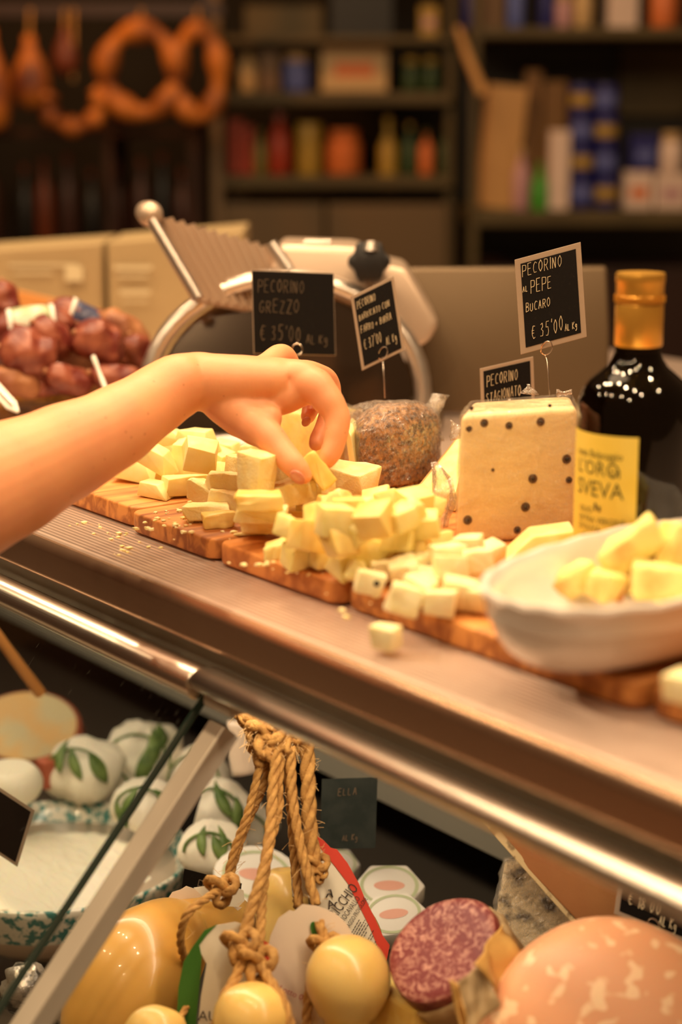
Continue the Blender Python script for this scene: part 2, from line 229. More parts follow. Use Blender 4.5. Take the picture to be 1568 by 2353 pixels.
# stroke lettering: chalk-like capitals drawn as thin tubes
GL = {'P': ['0,0 0,1 .5,.95 .55,.7 .45,.5 0,.48'], 'E': ['.5,1 0,1 0,0 .52,0', '0,.52 .4,.54'], 'C': ['.55,.85 .3,1 .05,.75 0,.4 .15,.05 .5,.08'], 'O': ['.3,1 .02,.7 .02,.3 .25,0 .52,.3 .52,.7 .3,1'], 'R': ['0,0 0,1 .45,.95 .5,.7 .35,.5 0,.5', '.2,.5 .55,0'], 'I': ['.1,1 .1,0'], 'N': ['0,0 .02,1 .48,0 .5,1'], 'G': ['.55,.85 .3,1 .03,.7 .05,.2 .3,0 .55,.2 .55,.45 .3,.45'], 'Z': ['0,1 .5,1 0,0 .52,0'], 'A': ['0,0 .28,1 .55,0', '.1,.38 .45,.38'], 'T': ['0,1 .6,1', '.3,1 .28,0'], 'B': ['0,0 0,1 .42,.93 .42,.6 0,.53 .5,.45 .5,.1 0,0'], 'U': ['0,1 0,.2 .25,0 .5,.2 .5,1'], 'F': ['0,0 0,1 .5,1', '0,.52 .4,.54'], 'S': ['.5,.9 .2,1 0,.75 .45,.35 .4,.05 0,.08'], 'L': ['0,1 0,0 .45,.02'], 'D': ['0,0 0,1 .4,.85 .52,.5 .4,.15 0,0'], 'V': ['0,1 .25,0 .5,1'], 'K': ['0,0 0,1', '.5,1 0,.45 .5,0'], 'M': ['0,0 .05,1 .3,.4 .55,1 .6,0'], 'g': ['.4,.55 .15,.65 0,.4 .2,.15 .4,.3 .4,.6 .42,-.2 .2,-.4 0,-.25'], 'e': ['0,.25 .35,.3 .3,.5 .1,.45 .05,.15 .35,.1'], '3': ['.05,.9 .35,1 .4,.7 .15,.55 .45,.4 .4,.05 0,.05'], '5': ['.5,1 .08,1 .05,.6 .35,.62 .45,.3 .3,.02 0,.05'], '7': ['0,1 .5,1 .15,0'], '0': ['.25,1 .02,.7 .02,.3 .25,0 .45,.3 .45,.7 .25,1'], '1': ['0,.75 .2,1 .2,0'], '8': ['.25,.52 .02,.75 .25,1 .45,.75 .25,.52 0,.25 .25,0 .48,.25 .25,.52'], '€': ['.55,.9 .25,.95 .08,.6 .08,.3 .3,0 .55,.1', '0,.6 .4,.62', '0,.42 .38,.42'], "'": ['.1,1.1 .05,.85'], '.': ['.05,0 .1,.05'], 'H': ['0,0 0,1', '.5,0 .5,1', '0,.5 .5,.5']}
def strokes(mb, text, T, x0, y0, h, r, seed=1, ex=1, ey=1, slant=.1, adv=.78, width=None):
    rg = random.Random(seed); x = x0; nat = sum(h*.45 if c_ == ' ' else h*(adv if c_ not in "I'.1" else adv*.5) for c_ in text)
    if width: T = T @ Matrix.Translation((x0, 0, 0)) @ Matrix.Diagonal((width/nat, 1, 1, 1)) @ Matrix.Translation((-x0, 0, 0))
    for ch in text:
        if ch == ' ': x += h*.45; continue
        g = GL.get(ch)
        if g:
            jy = rg.uniform(-.06, .06)*h; hs = h*rg.uniform(.92, 1.08)
            for s_ in g:
                pts = [tuple(map(float, q.split(','))) for q in s_.split()]
                q_ = [T @ Vector((x+(a+b*slant)*hs*.9, y0+jy+b*hs, 0)) for a, b in pts]; r_ = r*rg.uniform(.8, 1.15)
                for e0_, e1_ in zip(q_, q_[1:]): mb.tube([e0_, e1_], r_, 5)
        x += h*(adv if ch not in "I'.1" else adv*.5)
    return mb
def text_mb(txt, size, align='LEFT'):
    c = bpy.data.curves.new('txt', 'FONT'); c.body = txt; c.size = size; c.align_x = align; c.extrude = 0; c.resolution_u = 2
    o = bpy.data.objects.new('txt', c); COL.objects.link(o); bpy.context.view_layer.update()
    me = bpy.data.meshes.new_from_object(o.evaluated_get(bpy.context.evaluated_depsgraph_get())); bpy.data.objects.remove(o)
    mb = MB(); mb.v = [v.co.copy() for v in me.vertices]; mb.f = [tuple(p.vertices) for p in me.polygons]; bpy.data.meshes.remove(me); return mb
def lettering(txt, size, T, parent, material='ink', sx=1, align='LEFT'):
    mb = text_mb(txt, size, align); mb.v = [T @ Vector((p.x*sx, p.y, 0)) for p in mb.v]; return mb.build('lettering', material, parent)
def clone(o, parent=None):
    c = o.copy(); COL.objects.link(c); c.parent = parent
    for ch in o.children: clone(ch, c)
    return c
#%%SETTING
# ------------------------------------------------------------ the setting
st(MB().box((-2.2, 1.2, -.03), (8, 8, .06)).build('floor', 'floor'))
T0 = frame((0, 0, 0), YAW)                   # local x along RT, y along FW
def wallbox(name, x0, x1, y0, y1, z0, z1, m): return st(MB(T0).box(((x0+x1)/2, (y0+y1)/2, (z0+z1)/2), (x1-x0, y1-y0, z1-z0)).build(name, m))
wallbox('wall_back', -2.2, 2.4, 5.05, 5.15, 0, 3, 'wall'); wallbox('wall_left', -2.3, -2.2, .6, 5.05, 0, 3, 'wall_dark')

# the display counter
K = thing('display_counter', 'long deli display counter with ribbed aluminium top, rounded rail and slanted glass front', 'counter', (-1.2, 1.0, 0))
X0, X1 = -2.7, .15; YF = .654; YB = 1.8
m = MB(); prof = [(YF+.004, ZC-.012), (YF, ZC-.008), (YF, ZC-.003), (YF+.003, ZC)]
y = YF+.006
while y < .76:
    prof += [(y, ZC), (y+.0007, ZC+.0011), (y+.0027, ZC+.0011), (y+.0034, ZC)]; y += .0048
prof += [(YB, ZC), (YB, ZC-.03), (YF+.03, ZC-.03), (YF+.03, ZC-.012)]
m.rings([[Vector((x, a, b)) for a, b in prof] for x in (X0, X1)]); m.build('countertop', 'alu', K, smooth=False)
m = MB(); prof = [(YF+.004, ZC-.001), (YF-.001, ZC-.0015), (YF-.0045, ZC-.005), (YF-.0052, ZC-.009), (YF-.0052, ZC-.0095), (YF-.0051, ZC-.011), (YF-.0041, ZC-.029), (YF-.0040, ZC-.0305), (YF-.002, ZC-.033), (YF+.001, ZC-.035), (YF+.02, ZC-.035), (YF+.02, ZC-.03), (YF+.006, ZC-.028), (YF+.006, ZC-.004)]
m.rings([[Vector((x, a, b)) for a, b in prof] for x in (X0, X1)]); m.build('fascia', 'alu_fascia', K, smooth=True)
for xa, xb in ((X0, -1.0315), (-1.0285, X1)):
    yc, zc, rz = (YF-.006, 1.1915, .0118) if xb < -1 else (YF-.005, 1.196, .0088); R = []
    for x in (xa, xa+.0015, xb-.0015, xb):
        k = .93 if x in (xa, xb) else 1
        R.append([Vector((x, yc+.0125*k*math.cos(t)*(1 if math.cos(t) < 0 else 1.2), zc+rz*k*math.sin(t))) for t in [2*math.pi*i/28 for i in range(28)]])
    MB().rings(R).build('handrail', 'alu_rail', K, smooth=True)
MB().box(((X0+X1)/2, YF+.022, 1.199), (X1-X0, .024, .034)).build('recess_channel', 'case_grey', K)
GS = (py(475, 1605, YF), px(0, 2340, -1.03))   # glass end line
g0 = Vector((0, YF-.002, 1.184)); gdir = Vector((0, GS[1].y-GS[0].y, GS[1].z-GS[0].z)).normalized(); gn = Vector((0, gdir.z, -gdir.y))
def bar(xa, xb, s0, s1, t0, t1): return MB().add([Vector((x, 0, 0))+g0+gdir*s+gn*t for x in (xa, xb) for s in (s0, s1) for t in (t0, t1)], [(0, 1, 3, 2), (4, 6, 7, 5), (0, 4, 5, 1), (2, 3, 7, 6), (0, 2, 6, 4), (1, 5, 7, 3)])
gl_ = bar(X0, -1.0305, 0, .62, -.003, .003).build('glass_pane', 'pane', K); bar(-1.0305, -1.0292, 0, .62, -.003, .003).build('glass_edge', 'glass_edge', gl_)
bar(-1.020, -1.0, .014, .64, -.022, -.006).build('divider_bar', 'alu_beam', K, bevel=.0015)
MB().box((-1.008, YF+.002, 1.183), (.034, .022, .010)).build('hinge_block', 'alu_beam', K, bevel=.002)
e0 = g0+gdir*.62
MB().box(((X0+X1)/2, 1.1, .38), (X1-X0, 1.2, .70)).build('base_cabinet', 'deck', K)
MB().box(((X0+X1)/2, e0.y+.02, .72), (X1-X0, .05, .12)).build('front_sill', 'alu_beam', K, bevel=.004)
MB().box(((X0+X1)/2, (1.5+e0.y)/2, .765), (X1-X0, 1.5-e0.y, .016)).build('display_deck', 'deck', K)
MB().box(((X0+X1)/2, 1.5, .99), (X1-X0, .02, .46)).build('rear_panel', 'case_black', K)
bb = py(870, 1840, 1.05); MB().box(((X0+X1)/2, 1.065, (bb.z+ZC-.03)/2), (X1-X0, .03, ZC-.03-bb.z)).build('inner_beam', 'case_grey', K, bevel=.002)
MB().tube([(-2.2, .712, 1.209), (-.3, .712, 1.209)], .007, 10).build('strip_lamp', mat('lamp', (1, .9, .7), .5, emit=(1, .8, .55), est=3), K)
# ------------------------------------------------------------ cutting boards
BT = ZC+.0185
def board(x0, x1, y0, y1, m_, label, rot=0):
    r = .012; P = []
    for cx, cy, a0 in ((x1-r, y0+r, -90), (x1-r, y1-r, 0), (x0+r, y1-r, 90), (x0+r, y0+r, 180)):
        for k in range(6): a = math.radians(a0+18*k); P.append((cx+r*math.cos(a), cy+r*math.sin(a)))
    m = MB(); m.prism(P, .016, Matrix.Translation((0, 0, ZC+.0025)))
    o = m.build('cutting_board', m_, None, smooth=True, bevel=.0022, seg=3); tag(o, label, 'cutting board', 'wooden cutting boards along the counter')
    for fx in (x0+.03, x1-.03):
        for fy in (y0+.03, y1-.03): MB().lathe([(.006, ZC+.0009), (.006, ZC+.0026)], 12, Matrix.Translation((fx, fy, 0))).build('foot', 'black_plastic', o)
    return o
board(-1.425, -1.244, .722, 1.06, 'board_a', 'cutting board farthest left, under the smooth pale wedges and half behind the forearm')
board(-1.240, -1.1155, .7135, 1.05, 'board_b', 'narrow cutting board with crumbs under the crumbly white cheese blocks')
board(-1.112, -.962, .7135, 1.05, 'board_c', 'cutting board in the middle of the row under the big heap of yellow cubes')
board(-.958, -.686, .717, 1.05, 'board_a', 'wide cutting board under the white oval dish and the small white cubes')
board(-.681, -.48, .722, 1.0, 'board_b', 'reddish cutting board cut off by the right edge of the photo')
#%%CHUNKS
# ------------------------------------------------------------ cheese pieces
def chunk_mesh(name, dims, seed, kind, material):
    rg = random.Random(seed); x, y, z = [d/2 for d in dims]
    if kind == 'wedge': pts = [(-x, -y, -z), (x, -y, -z), (-x, y, -z), (x, y, -z), (-x*.75, -y, z), (x*.35, -y*.8, z), (-x*.8, y*.7, z), (x*.3, y*.6, z)]
    elif kind == 'sliver': pts = [(-x, -y*.4, -z), (x, -y*.2, -z), (-x*.8, y*.8, -z), (x*.9, y, -z), (-x*.8, -y*.2, z), (x*.2, -y*.3, z), (-x*.5, y*.5, z), (x*.7, y*.7, z)]
    else: pts = [(a*x, b*y, c*z) for c in (-1, 1) for b in (-1, 1) for a in (-1, 1)]
    j = {'cube': .13, 'wedge': .14, 'slab': .07, 'crumb': .16, 'sliver': .12}[kind]
    pts = [(p[0]+rg.uniform(-j, j)*x*2*.8, p[1]+rg.uniform(-j, j)*y*2*.8, p[2]+rg.uniform(-j, j)*z*2*.7) for p in pts]
    bm = bmesh.new(); vs = [bm.verts.new(p) for p in pts]; bmesh.ops.convex_hull(bm, input=vs)
    for v in [v for v in bm.verts if not v.link_faces]: bm.verts.remove(v)
    bmesh.ops.dissolve_limit(bm, angle_limit=.06, verts=bm.verts, edges=bm.edges)
    big = max(dims); rough = kind in ('crumb', 'slab')
    bmesh.ops.bevel(bm, geom=[e for e in bm.edges], offset=.0008 if not rough else .0013, segments=2, affect='EDGES', profile=.5, clamp_overlap=True)
    bmesh.ops.triangulate(bm, faces=bm.faces)
    for _ in range(2 if rough else 1): bmesh.ops.subdivide_edges(bm, edges=[e for e in bm.edges if e.calc_length() > (.0035 if rough else .006)], cuts=1, use_grid_fill=True)
    amp = .0011 if rough else .0004; off = Vector((seed*1.7, seed*.3, 0)); bm.normal_update()
    for v in bm.verts: v.co += v.normal*(noise.noise((v.co+off)*180)+.6*noise.noise((v.co+off)*420))*amp
    for f in bm.faces: f.smooth = True
    me = bpy.data.meshes.new(name); bm.to_mesh(me); bm.free(); me.set_sharp_from_angle(angle=math.radians(30)); me.materials.append(MATS[material]); return me
CH = []   # (name, u, v, lift mm above the board, size mm, rotation deg, kind, material, label, group)
def C(u, v, h, dims, rot, kind, label=None): CH.append([u, v, h, dims, rot, kind, label, CUR])
CUR = ('cheese_wedge', 'ch_pale', 'cheese wedge', 'smooth pale cheese wedges on the left board', BT)
C(385, 1000, 38, (46, 24, 16), (5, -12, 40), 'wedge', 'pale cheese wedge on top of the left heap, its slanted edge just under the wrist')
C(462, 1010, 36, (42, 26, 20), (0, 5, 20), 'wedge', 'broad pale cheese block at the top right of the left heap')
C(520, 1042, 14, (24, 22, 26), (0, 0, 30), 'cube', 'pale cheese cube at the back right end of the left heap')
C(360, 1050, 30, (44, 22, 20), (10, 24, 35), 'wedge', 'sloping pale wedge over the long one at the left of the heap')
C(322, 1078, 11, (48, 24, 22), (0, 8, 38), 'wedge', 'long pale wedge lying at the far left of the left heap')
C(418, 1062, 22, (20, 18, 44), (4, 8, 35), 'wedge', 'tall upright cheese stick in the middle of the left heap')
C(460, 1045, 38, (30, 26, 24), (15, 10, 60), 'cube', 'pale cube leaning on the upright stick in the left heap')
C(492, 1065, 14, (26, 24, 26), (0, 14, 20), 'cube', 'pale cube behind the front chunk at the right of the left heap')
C(512, 1085, 10, (30, 22, 20), (0, 0, 10), 'wedge', 'pale wedge at the right foot of the left heap')
C(440, 1112, 10, (56, 22, 19), (0, 0, 72), 'wedge', 'long boat-shaped cheese chunk at the front right of the left heap')
C(362, 1124, 7, (34, 20, 14), (0, 0, 20), 'wedge', 'small flat cheese piece alone in front of the left heap')
C(388, 1100, 8, (26, 16, 14), (0, 0, 50), 'wedge', 'little pale wedge tucked under the long one in the left heap')
C(396, 1040, 12, (24, 22, 22), (5, 0, 0), 'cube', 'pale cube buried in the middle of the left heap')
C(300, 1062, 10, (34, 22, 18), (0, 0, 70), 'wedge', 'pale piece at the back left of the left heap beside the forearm')
C(345, 1030, 10, (34, 24, 22), (0, 0, 10), 'cube', None); C(430, 1025, 11, (34, 26, 22), (0, 0, 50), 'cube', None); C(470, 1075, 11, (30, 20, 22), (0, 0, 40), 'cube', None)
CUR = ('cheese_block', 'ch_crumb', 'cheese block', 'crumbly cheese blocks on the narrow board', BT)
C(605, 1206, 9, (44, 30, 14), (0, 0, 52), 'slab', 'bottom slab of the stack of three white cheese slabs')
C(603, 1180, 24, (43, 30, 12), (0, 0, 48), 'slab', 'middle slab of the stack of three white cheese slabs')
C(593, 1150, 38, (40, 26, 13), (0, 0, 55), 'slab', 'yellow-sided top slab of the stack of three cheese slabs')
C(590, 1090, 48, (27, 24, 38), (0, 6, 15), 'slab', 'upright cheese block with yellow rind side standing behind the three slabs')
C(522, 1112, 24, (36, 22, 16), (0, 8, 60), 'crumb', 'white crumbly cheese piece between the left heap and the upright block')
C(478, 1140, 13, (36, 20, 22), (10, 20, 20), 'crumb', 'rough cheese piece at the left of the crumbly heap, leaning up')
C(512, 1148, 13, (32, 22, 22), (0, 8, 50), 'crumb', 'pointed white cheese piece left of the stacked slabs')
C(483, 1178, 7, (44, 20, 14), (0, 0, 58), 'crumb', 'low flat cheese piece at the front left of the crumbly heap')
C(503, 1194, 6, (26, 14, 14), (0, 0, 70), 'crumb', 'small yellow crumb of cheese in front of the low flat piece')
C(552, 1085, 26, (22, 22, 34), (0, 0, 0), 'crumb', None)
C(640, 1085, 36, (26, 24, 34), (0, 0, 45), 'crumb', 'cheese block just below the thumb, right of the upright block')
C(672, 1128, 32, (36, 24, 20), (0, -12, 60), 'crumb', 'pale cheese block lying right under the tip of the thumb')
C(690, 1186, 8, (36, 22, 15), (0, 0, 50), 'slab', 'low yellow cheese piece right of the stack of three slabs')
C(722, 1152, 20, (28, 26, 34), (0, 0, 25), 'slab', 'cheese block with a bright face below the held piece')
C(795, 1112, 22, (50, 34, 34), (0, 0, 20), 'crumb', 'large crumbly cheese lump in front of the brown wrapped cheese')
C(668, 1160, 10, (30, 22, 18), (0, 0, 30), 'crumb', None); C(745, 1125, 12, (34, 26, 22), (0, 0, 60), 'crumb', None); C(640, 1130, 12, (30, 26, 22), (0, 0, 10), 'crumb', None)
C(560, 1120, 10, (34, 24, 18), (0, 0, 80), 'crumb', None); C(610, 1060, 20, (34, 30, 36), (0, 0, 30), 'crumb', None); C(584, 1226, 1.6, (34, 8, 3), (0, 0, 60), 'sliver', 'thin curled cheese sliver lying in front of the three slabs')
CUR = ('cheese_cube', 'ch_yellow', 'cheese cube', 'yellow cheese cubes heaped on the middle board', BT)
cc = [(75, 590, 6, 22, 'crumb'), (150, 480, 28, 24, 'cube'), (205, 612, 10, 30, 'cube'), (245, 510, 28, 31, 'cube'), (322, 622, 10, 23, 'cube'), (300, 420, 34, 24, 'cube'), (385, 440, 44, 30, 'cube'), (420, 550, 30, 30, 'cube'), (430, 662, 12, 26, 'wedge'), (495, 505, 36, 22, 'wedge'), (562, 605, 18, 30, 'cube'), (590, 440, 46, 32, 'cube'), (600, 340, 26, 28, 'cube'), (545, 370, 40, 26, 'wedge'), (640, 560, 24, 22, 'cube'), (700, 632, 10, 26, 'cube'), (715, 530, 30, 28, 'cube'), (780, 345, 42, 32, 'cube'), (800, 410, 46, 26, 'wedge'), (805, 570, 22, 32, 'wedge'), (720, 430, 46, 26, 'cube'), (870, 370, 34, 24, 'cube'), (835, 450, 40, 26, 'cube'), (460, 380, 40, 28, 'cube'), (395, 350, 32, 26, 'crumb'), (500, 700, 9, 24, 'wedge'), (655, 345, 30, 24, 'cube'), (340, 370, 24, 24, 'crumb'), (350, 500, 22, 26, 'cube'), (930, 545, 14, 22, 'cube'), (760, 480, 30, 26, 'wedge'), (480, 590, 12, 26, 'cube'), (600, 520, 12, 28, 'cube'), (400, 600, 11, 26, 'cube'), (660, 470, 12, 28, 'cube'), (540, 450, 12, 28, 'cube'), (760, 400, 12, 28, 'cube'), (280, 540, 11, 26, 'cube'), (700, 390, 12, 28, 'cube'), (450, 480, 12, 28, 'cube'), (180, 550, 10, 22, 'cube'), (840, 500, 12, 26, 'cube')]
for i, (a, b, h, s, k) in enumerate(cc):
    rg = random.Random(i+50); lab = 'yellow cheese cube in the front row of the middle heap' if b > 590 else ('yellow cheese cube on top of the middle heap' if h > 33 else 'yellow cheese cube in the body of the middle heap')
    if i == 0: lab = 'flaky pale cheese scrap at the far left foot of the middle heap'
    if i == 2: lab = 'front left cube of the middle heap, sitting clear on the wood'
    if i == 8: lab = 'pointed cheese wedge lying foremost in front of the middle heap'
    if i == 11: lab = 'largest smooth yellow cheese piece, high in the centre of the middle heap'
    if i == 19: lab = 'tall golden cheese piece at the right end of the middle heap'
    C(600+a/2.24, 1000+b/2.24, h, (s, s*rg.uniform(.7, .95), s*rg.uniform(.7, .95)) if k != 'tall' else (s, s, s), (rg.uniform(-25, 25), rg.uniform(-25, 25), rg.uniform(0, 90)), k, lab)
CUR = ('cheese_cube', 'ch_white', 'cheese cube', 'small white cheese cubes beside the oval dish', BT)
cc = [(560, 755, 10, 24), (635, 695, 10, 22), (740, 702, 12, 26), (840, 662, 14, 24), (960, 622, 22, 28), (965, 695, 20, 28), (1070, 575, 22, 26), (1110, 655, 22, 26), (1185, 612, 14, 24), (830, 730, 10, 24), (740, 850, 10, 28), (815, 792, 12, 26), (920, 862, 10, 26), (900, 765, 12, 24), (1030, 815, 12, 30), (1150, 840, 11, 24), (1130, 725, 10, 24), (1060, 725, 12, 24), (1010, 650, 8, 26), (1100, 600, 8, 26), (980, 760, 8, 24)]
for i, (a, b, h, s) in enumerate(cc):
    rg = random.Random(i+250); lab = 'small white cheese cube behind the front ones, left of the oval dish'
    if i == 0: lab = 'white cheese cube with a black peppercorn at the front left corner'
    if i == 12: lab = 'foremost white cheese cube on the wide board'
    if i == 10: lab = 'rough white cheese cube left of the foremost one on the wide board'
    if i == 15: lab = 'white cheese cube touching the left end of the oval dish'
    if i == 14: lab = 'broad white cheese cube behind the foremost one'
    C(600+a/2.24, 1000+b/2.24, h, (s, s*.85, s*.8), (rg.uniform(-15, 15), rg.uniform(-15, 15), rg.uniform(0, 90)), 'crumb' if i % 3 == 1 else 'cube', lab)
CUR = ('cheese_cube', 'ch_white', 'cheese cube', 'stray cheese cubes', ZC+.001)
C(886, 1464, 11, (22, 21, 20), (0, 0, 28), 'cube', 'single cheese cube alone on the ribbed metal top')
CUR = ('cheese_cube', 'ch_white', 'cheese cube', 'stray cheese cubes', BT)
C(1572, 1580, 11, (24, 22, 20), (0, 0, 10), 'cube', 'cheese cube cut off by the right edge, on the last board')
# let neighbouring pieces push each other apart a little so that they rest against, not inside, one another
KSC = {'ch_pale': .84, 'ch_crumb': .84, 'ch_yellow': .72, 'ch_white': .74}
CP = [pz(c[0], c[1], c[7][4]+c[2]/1000) for c in CH]; CT = [q.copy() for q in CP]; CR = [sum(c[3])/6000*KSC[c[7][1]] for c in CH]; CZ = [c[7][4]+min(c[3])/2000*KSC[c[7][1]]*.9 for c in CH]
for _it in range(80):
    for i in range(len(CP)):
        for j in range(i):
            d_ = CP[i]-CP[j]; L_ = d_.length; mn = (CR[i]+CR[j])*.84
            if 1e-6 < L_ < mn: d_ = d_*((mn-L_)/L_*.35); CP[i] = CP[i]+d_; CP[j] = CP[j]-d_
    for i in range(len(CP)):
        CP[i] = CP[i].lerp(CT[i], .12); CP[i].z = max(CP[i].z, CZ[i])
CHO = []
for i, (u, v, h, dims, rot, kind, label, cur) in enumerate(CH):
    name, mt, cat, grp, z0 = cur; ks = KSC[mt]; dims = [d*ks for d in dims]
    if label and ('golden' in label or 'yellow-sided' in label or 'low yellow' in label or 'small yellow' in label): mt = 'ch_gold'
    elif mt == 'ch_yellow' and i % 4 == 1: mt = 'ch_gold'
    o = bpy.data.objects.new(name, chunk_mesh(name, [d/1000 for d in dims], i+3, kind, mt)); COL.objects.link(o)
    o.location = CP[i]; o.rotation_euler = [math.radians(a) for a in rot]
    tag(o, label or {'cheese_wedge': 'pale cheese chunk buried inside the left heap', 'cheese_block': 'crumbly cheese chunk buried inside the heap on the narrow board'}[name], cat, grp); CHO.append(o)
for o in CHO:
    if 'black peppercorn' in o['label']:
        WM[o] = Matrix.Translation(o.location) @ o.rotation_euler.to_matrix().to_4x4()
        MB().sphere(tuple(o.location-FW*.0075+RT*.0045+UPZ*.001), (.0024, .0024, .0024), 12).build('peppercorn', 'pepper', o, smooth='full')
def crumbs(name, spots, n, zc, seed, label, spread=.02):
    rg = random.Random(seed); m = MB()
    for k in range(n):
        u, v = rg.choice(spots); p = pz(u, v, zc)+Vector((rg.gauss(0, spread), rg.gauss(0, spread), 0)); r = rg.choice([.0005, .0008, .0012, .0018])
        m.add([p+Vector((rg.uniform(.6, 1.5)*r*a, rg.uniform(.6, 1.5)*r*b, c*r*.9)) for c in (0, 1) for a, b in ((-1, -1), (1, -1), (1, 1), (-1, 1))], [(0, 3, 2, 1), (4, 5, 6, 7), (0, 1, 5, 4), (1, 2, 6, 5), (2, 3, 7, 6), (3, 0, 4, 7)])
    tag(m.build(name, 'ch_crumb'), label, 'crumbs', None, 'stuff')
crumbs('cheese_crumbs', [(430, 1190), (530, 1195), (400, 1210), (560, 1215), (480, 1210), (370, 1190)], 70, BT, 4, 'tiny cheese crumbs scattered over the narrow board')
crumbs('cheese_crumbs', [(240, 1230), (300, 1260), (200, 1210)], 26, ZC+.001, 5, 'tiny cheese crumbs on the ribbed metal top', .012)
crumbs('cheese_crumbs', [(640, 1300), (700, 1315), (790, 1395), (590, 1290)], 26, BT, 6, 'tiny cheese crumbs on the front of the middle board', .012)
#%%REST
# ------------------------------------------------------------ price tags
def price_tag(label, corners, lines, deps, sleeve=.004, card='black_card', ink='chalk', pin=None, loop=None, group=None, r=.00024, name='price_tag', rows=None):
    P = [pd(u, v, d) for (u, v), d in zip(corners, deps)]      # top-left, top-right, bottom-left
    ex, ey = P[1]-P[0], P[2]-P[0]; w, h = ex.length, ey.length; ex.normalize(); ey.normalize(); n = ex.cross(ey)
    n = n if n.dot(AX) < 0 else -n; n.normalize()
    T = Matrix((ex, -ey, n)).transposed().to_4x4(); T.translation = P[2]     # x right, y up, z toward the viewer
    t = thing(name, label, 'price tag', P[2]+ex*w/2, 0, group)
    s = sleeve
    if s:
        MB(T).box((w/2, h/2, 0), (w, h, .0009)).build('plastic_sleeve', 'sleeve', t, bevel=.0003)
    MB(T).box((w/2, h/2, .0004), (w-2*s, h-2*s, .0009)).build('card', card, t)
    m = MB()
    for i, (txt, fx, fy, fh, *fw_) in enumerate(lines): strokes(m, txt, T @ Matrix.Translation((0, 0, .0011)), fx*w, fy*h, fh*h, r, i+3, width=fw_[0]*w if fw_ else None)
    if m.v: m.build('lettering', ink, t)
    if pin:
        c = pd(*loop); b = pd(*pin); rr = .0048; side = ex
        up = Vector((0, 0, 1)); pts = [b, b+(c-b)*.5, c-up*rr*1.6]+[c+side*rr*math.sin(a)*.9-up*rr*math.cos(a)*1.1+n*.0028*math.cos(a*.5) for a in [math.radians(x) for x in range(-60, 301, 24)][::-1]]
        pts = [p+n*.0016 for p in pts]; MB().tube(crom(pts, 4), .00055, 6).build('wire_clip', 'wire', t, smooth=True)
    return t
price_tag('square black price tag reading Pecorino Grezzo behind the hand', [(578, 621), (767, 628), (583, 813)], [("PECORINO", .07, .74, .15, .58), ("GREZZO", .08, .50, .15, .50), ("€ 35'00", .08, .16, .18, .52), ("AL Kg", .64, .14, .10, .28)], (1.66, 1.68, 1.66), sleeve=.0006, ink='chalk_dim', pin=(690, 900, 1.655), loop=(682, 803, 1.655), r=.0003)
price_tag('tilted black price tag Pecorino Barricato con Farro e Birra', [(806, 682), (905, 634), (832, 852)], [("PECORINO", .11, .80, .10, .44), ("BARRICATO CON", .11, .64, .08, .72), ("FARRO e BIRRA", .11, .47, .09, .72), ("€ 37'00", .13, .24, .13, .42), ("AL Kg", .62, .17, .11, .26)], (1.60, 1.60, 1.60), sleeve=.0028, r=.00019, pin=(885, 915, 1.60), loop=(880, 812, 1.60))
price_tag('tall black price tag reading Pecorino al Pepe beside the bottle', [(1183, 597), (1335, 556), (1197, 815)], [("PECORINO", .10, .80, .12, .62), ("AL", .09, .64, .06, .09), ("PEPE", .21, .60, .13, .34), ("BUCARO", .12, .42, .09, .38), ("€ 35'00", .18, .13, .15, .50), ("AL Kg", .68, .12, .07, .20)], (1.45, 1.45, 1.45), sleeve=.0045, pin=(1263, 910, 1.45), loop=(1256, 800, 1.45))
price_tag('small price tag Pecorino Stagionato half hidden behind the peppered wedge', [(1103, 847), (1226, 819), (1107, 960)], [("PECORINO", .12, .60, .22, .60), ("STAGIONATO", .10, .28, .20, .66)], (1.56, 1.56, 1.56), sleeve=.003, pin=(1170, 990, 1.56), loop=(1168, 955, 1.56))
# ------------------------------------------------------------ wrapped cheeses on the boards
def hull_film(poly_rings, name, parent, material, seed, amp=.0022, infl=.002, n=64, sc=55, ridg=True):
    bm = bmesh.new()
    for p in poly_rings: bm.verts.new(p)
    bmesh.ops.convex_hull(bm, input=list(bm.verts)); 
    for v in [v for v in bm.verts if not v.link_faces]: bm.verts.remove(v)
    for _ in range(5):
        es = [e for e in bm.edges if e.calc_length() > .006]
        if not es: break
        bmesh.ops.subdivide_edges(bm, edges=es, cuts=1); bmesh.ops.triangulate(bm, faces=bm.faces)
    bm.normal_update()
    for v in bm.verts:
        q = v.co*sc+Vector((seed, 0, 0)); d = abs(noise.noise(q))*.9+abs(noise.noise(q*2.3))*.6 if ridg else noise.noise(q)
        v.co += v.normal*(infl+amp*d)
    m = MB(); m.v = [v.co.copy() for v in bm.verts]; bm.verts.index_update(); m.f = [tuple(v.index for v in f.verts) for f in bm.faces]; bm.free()
    return m.build(name, material, parent, smooth='full')
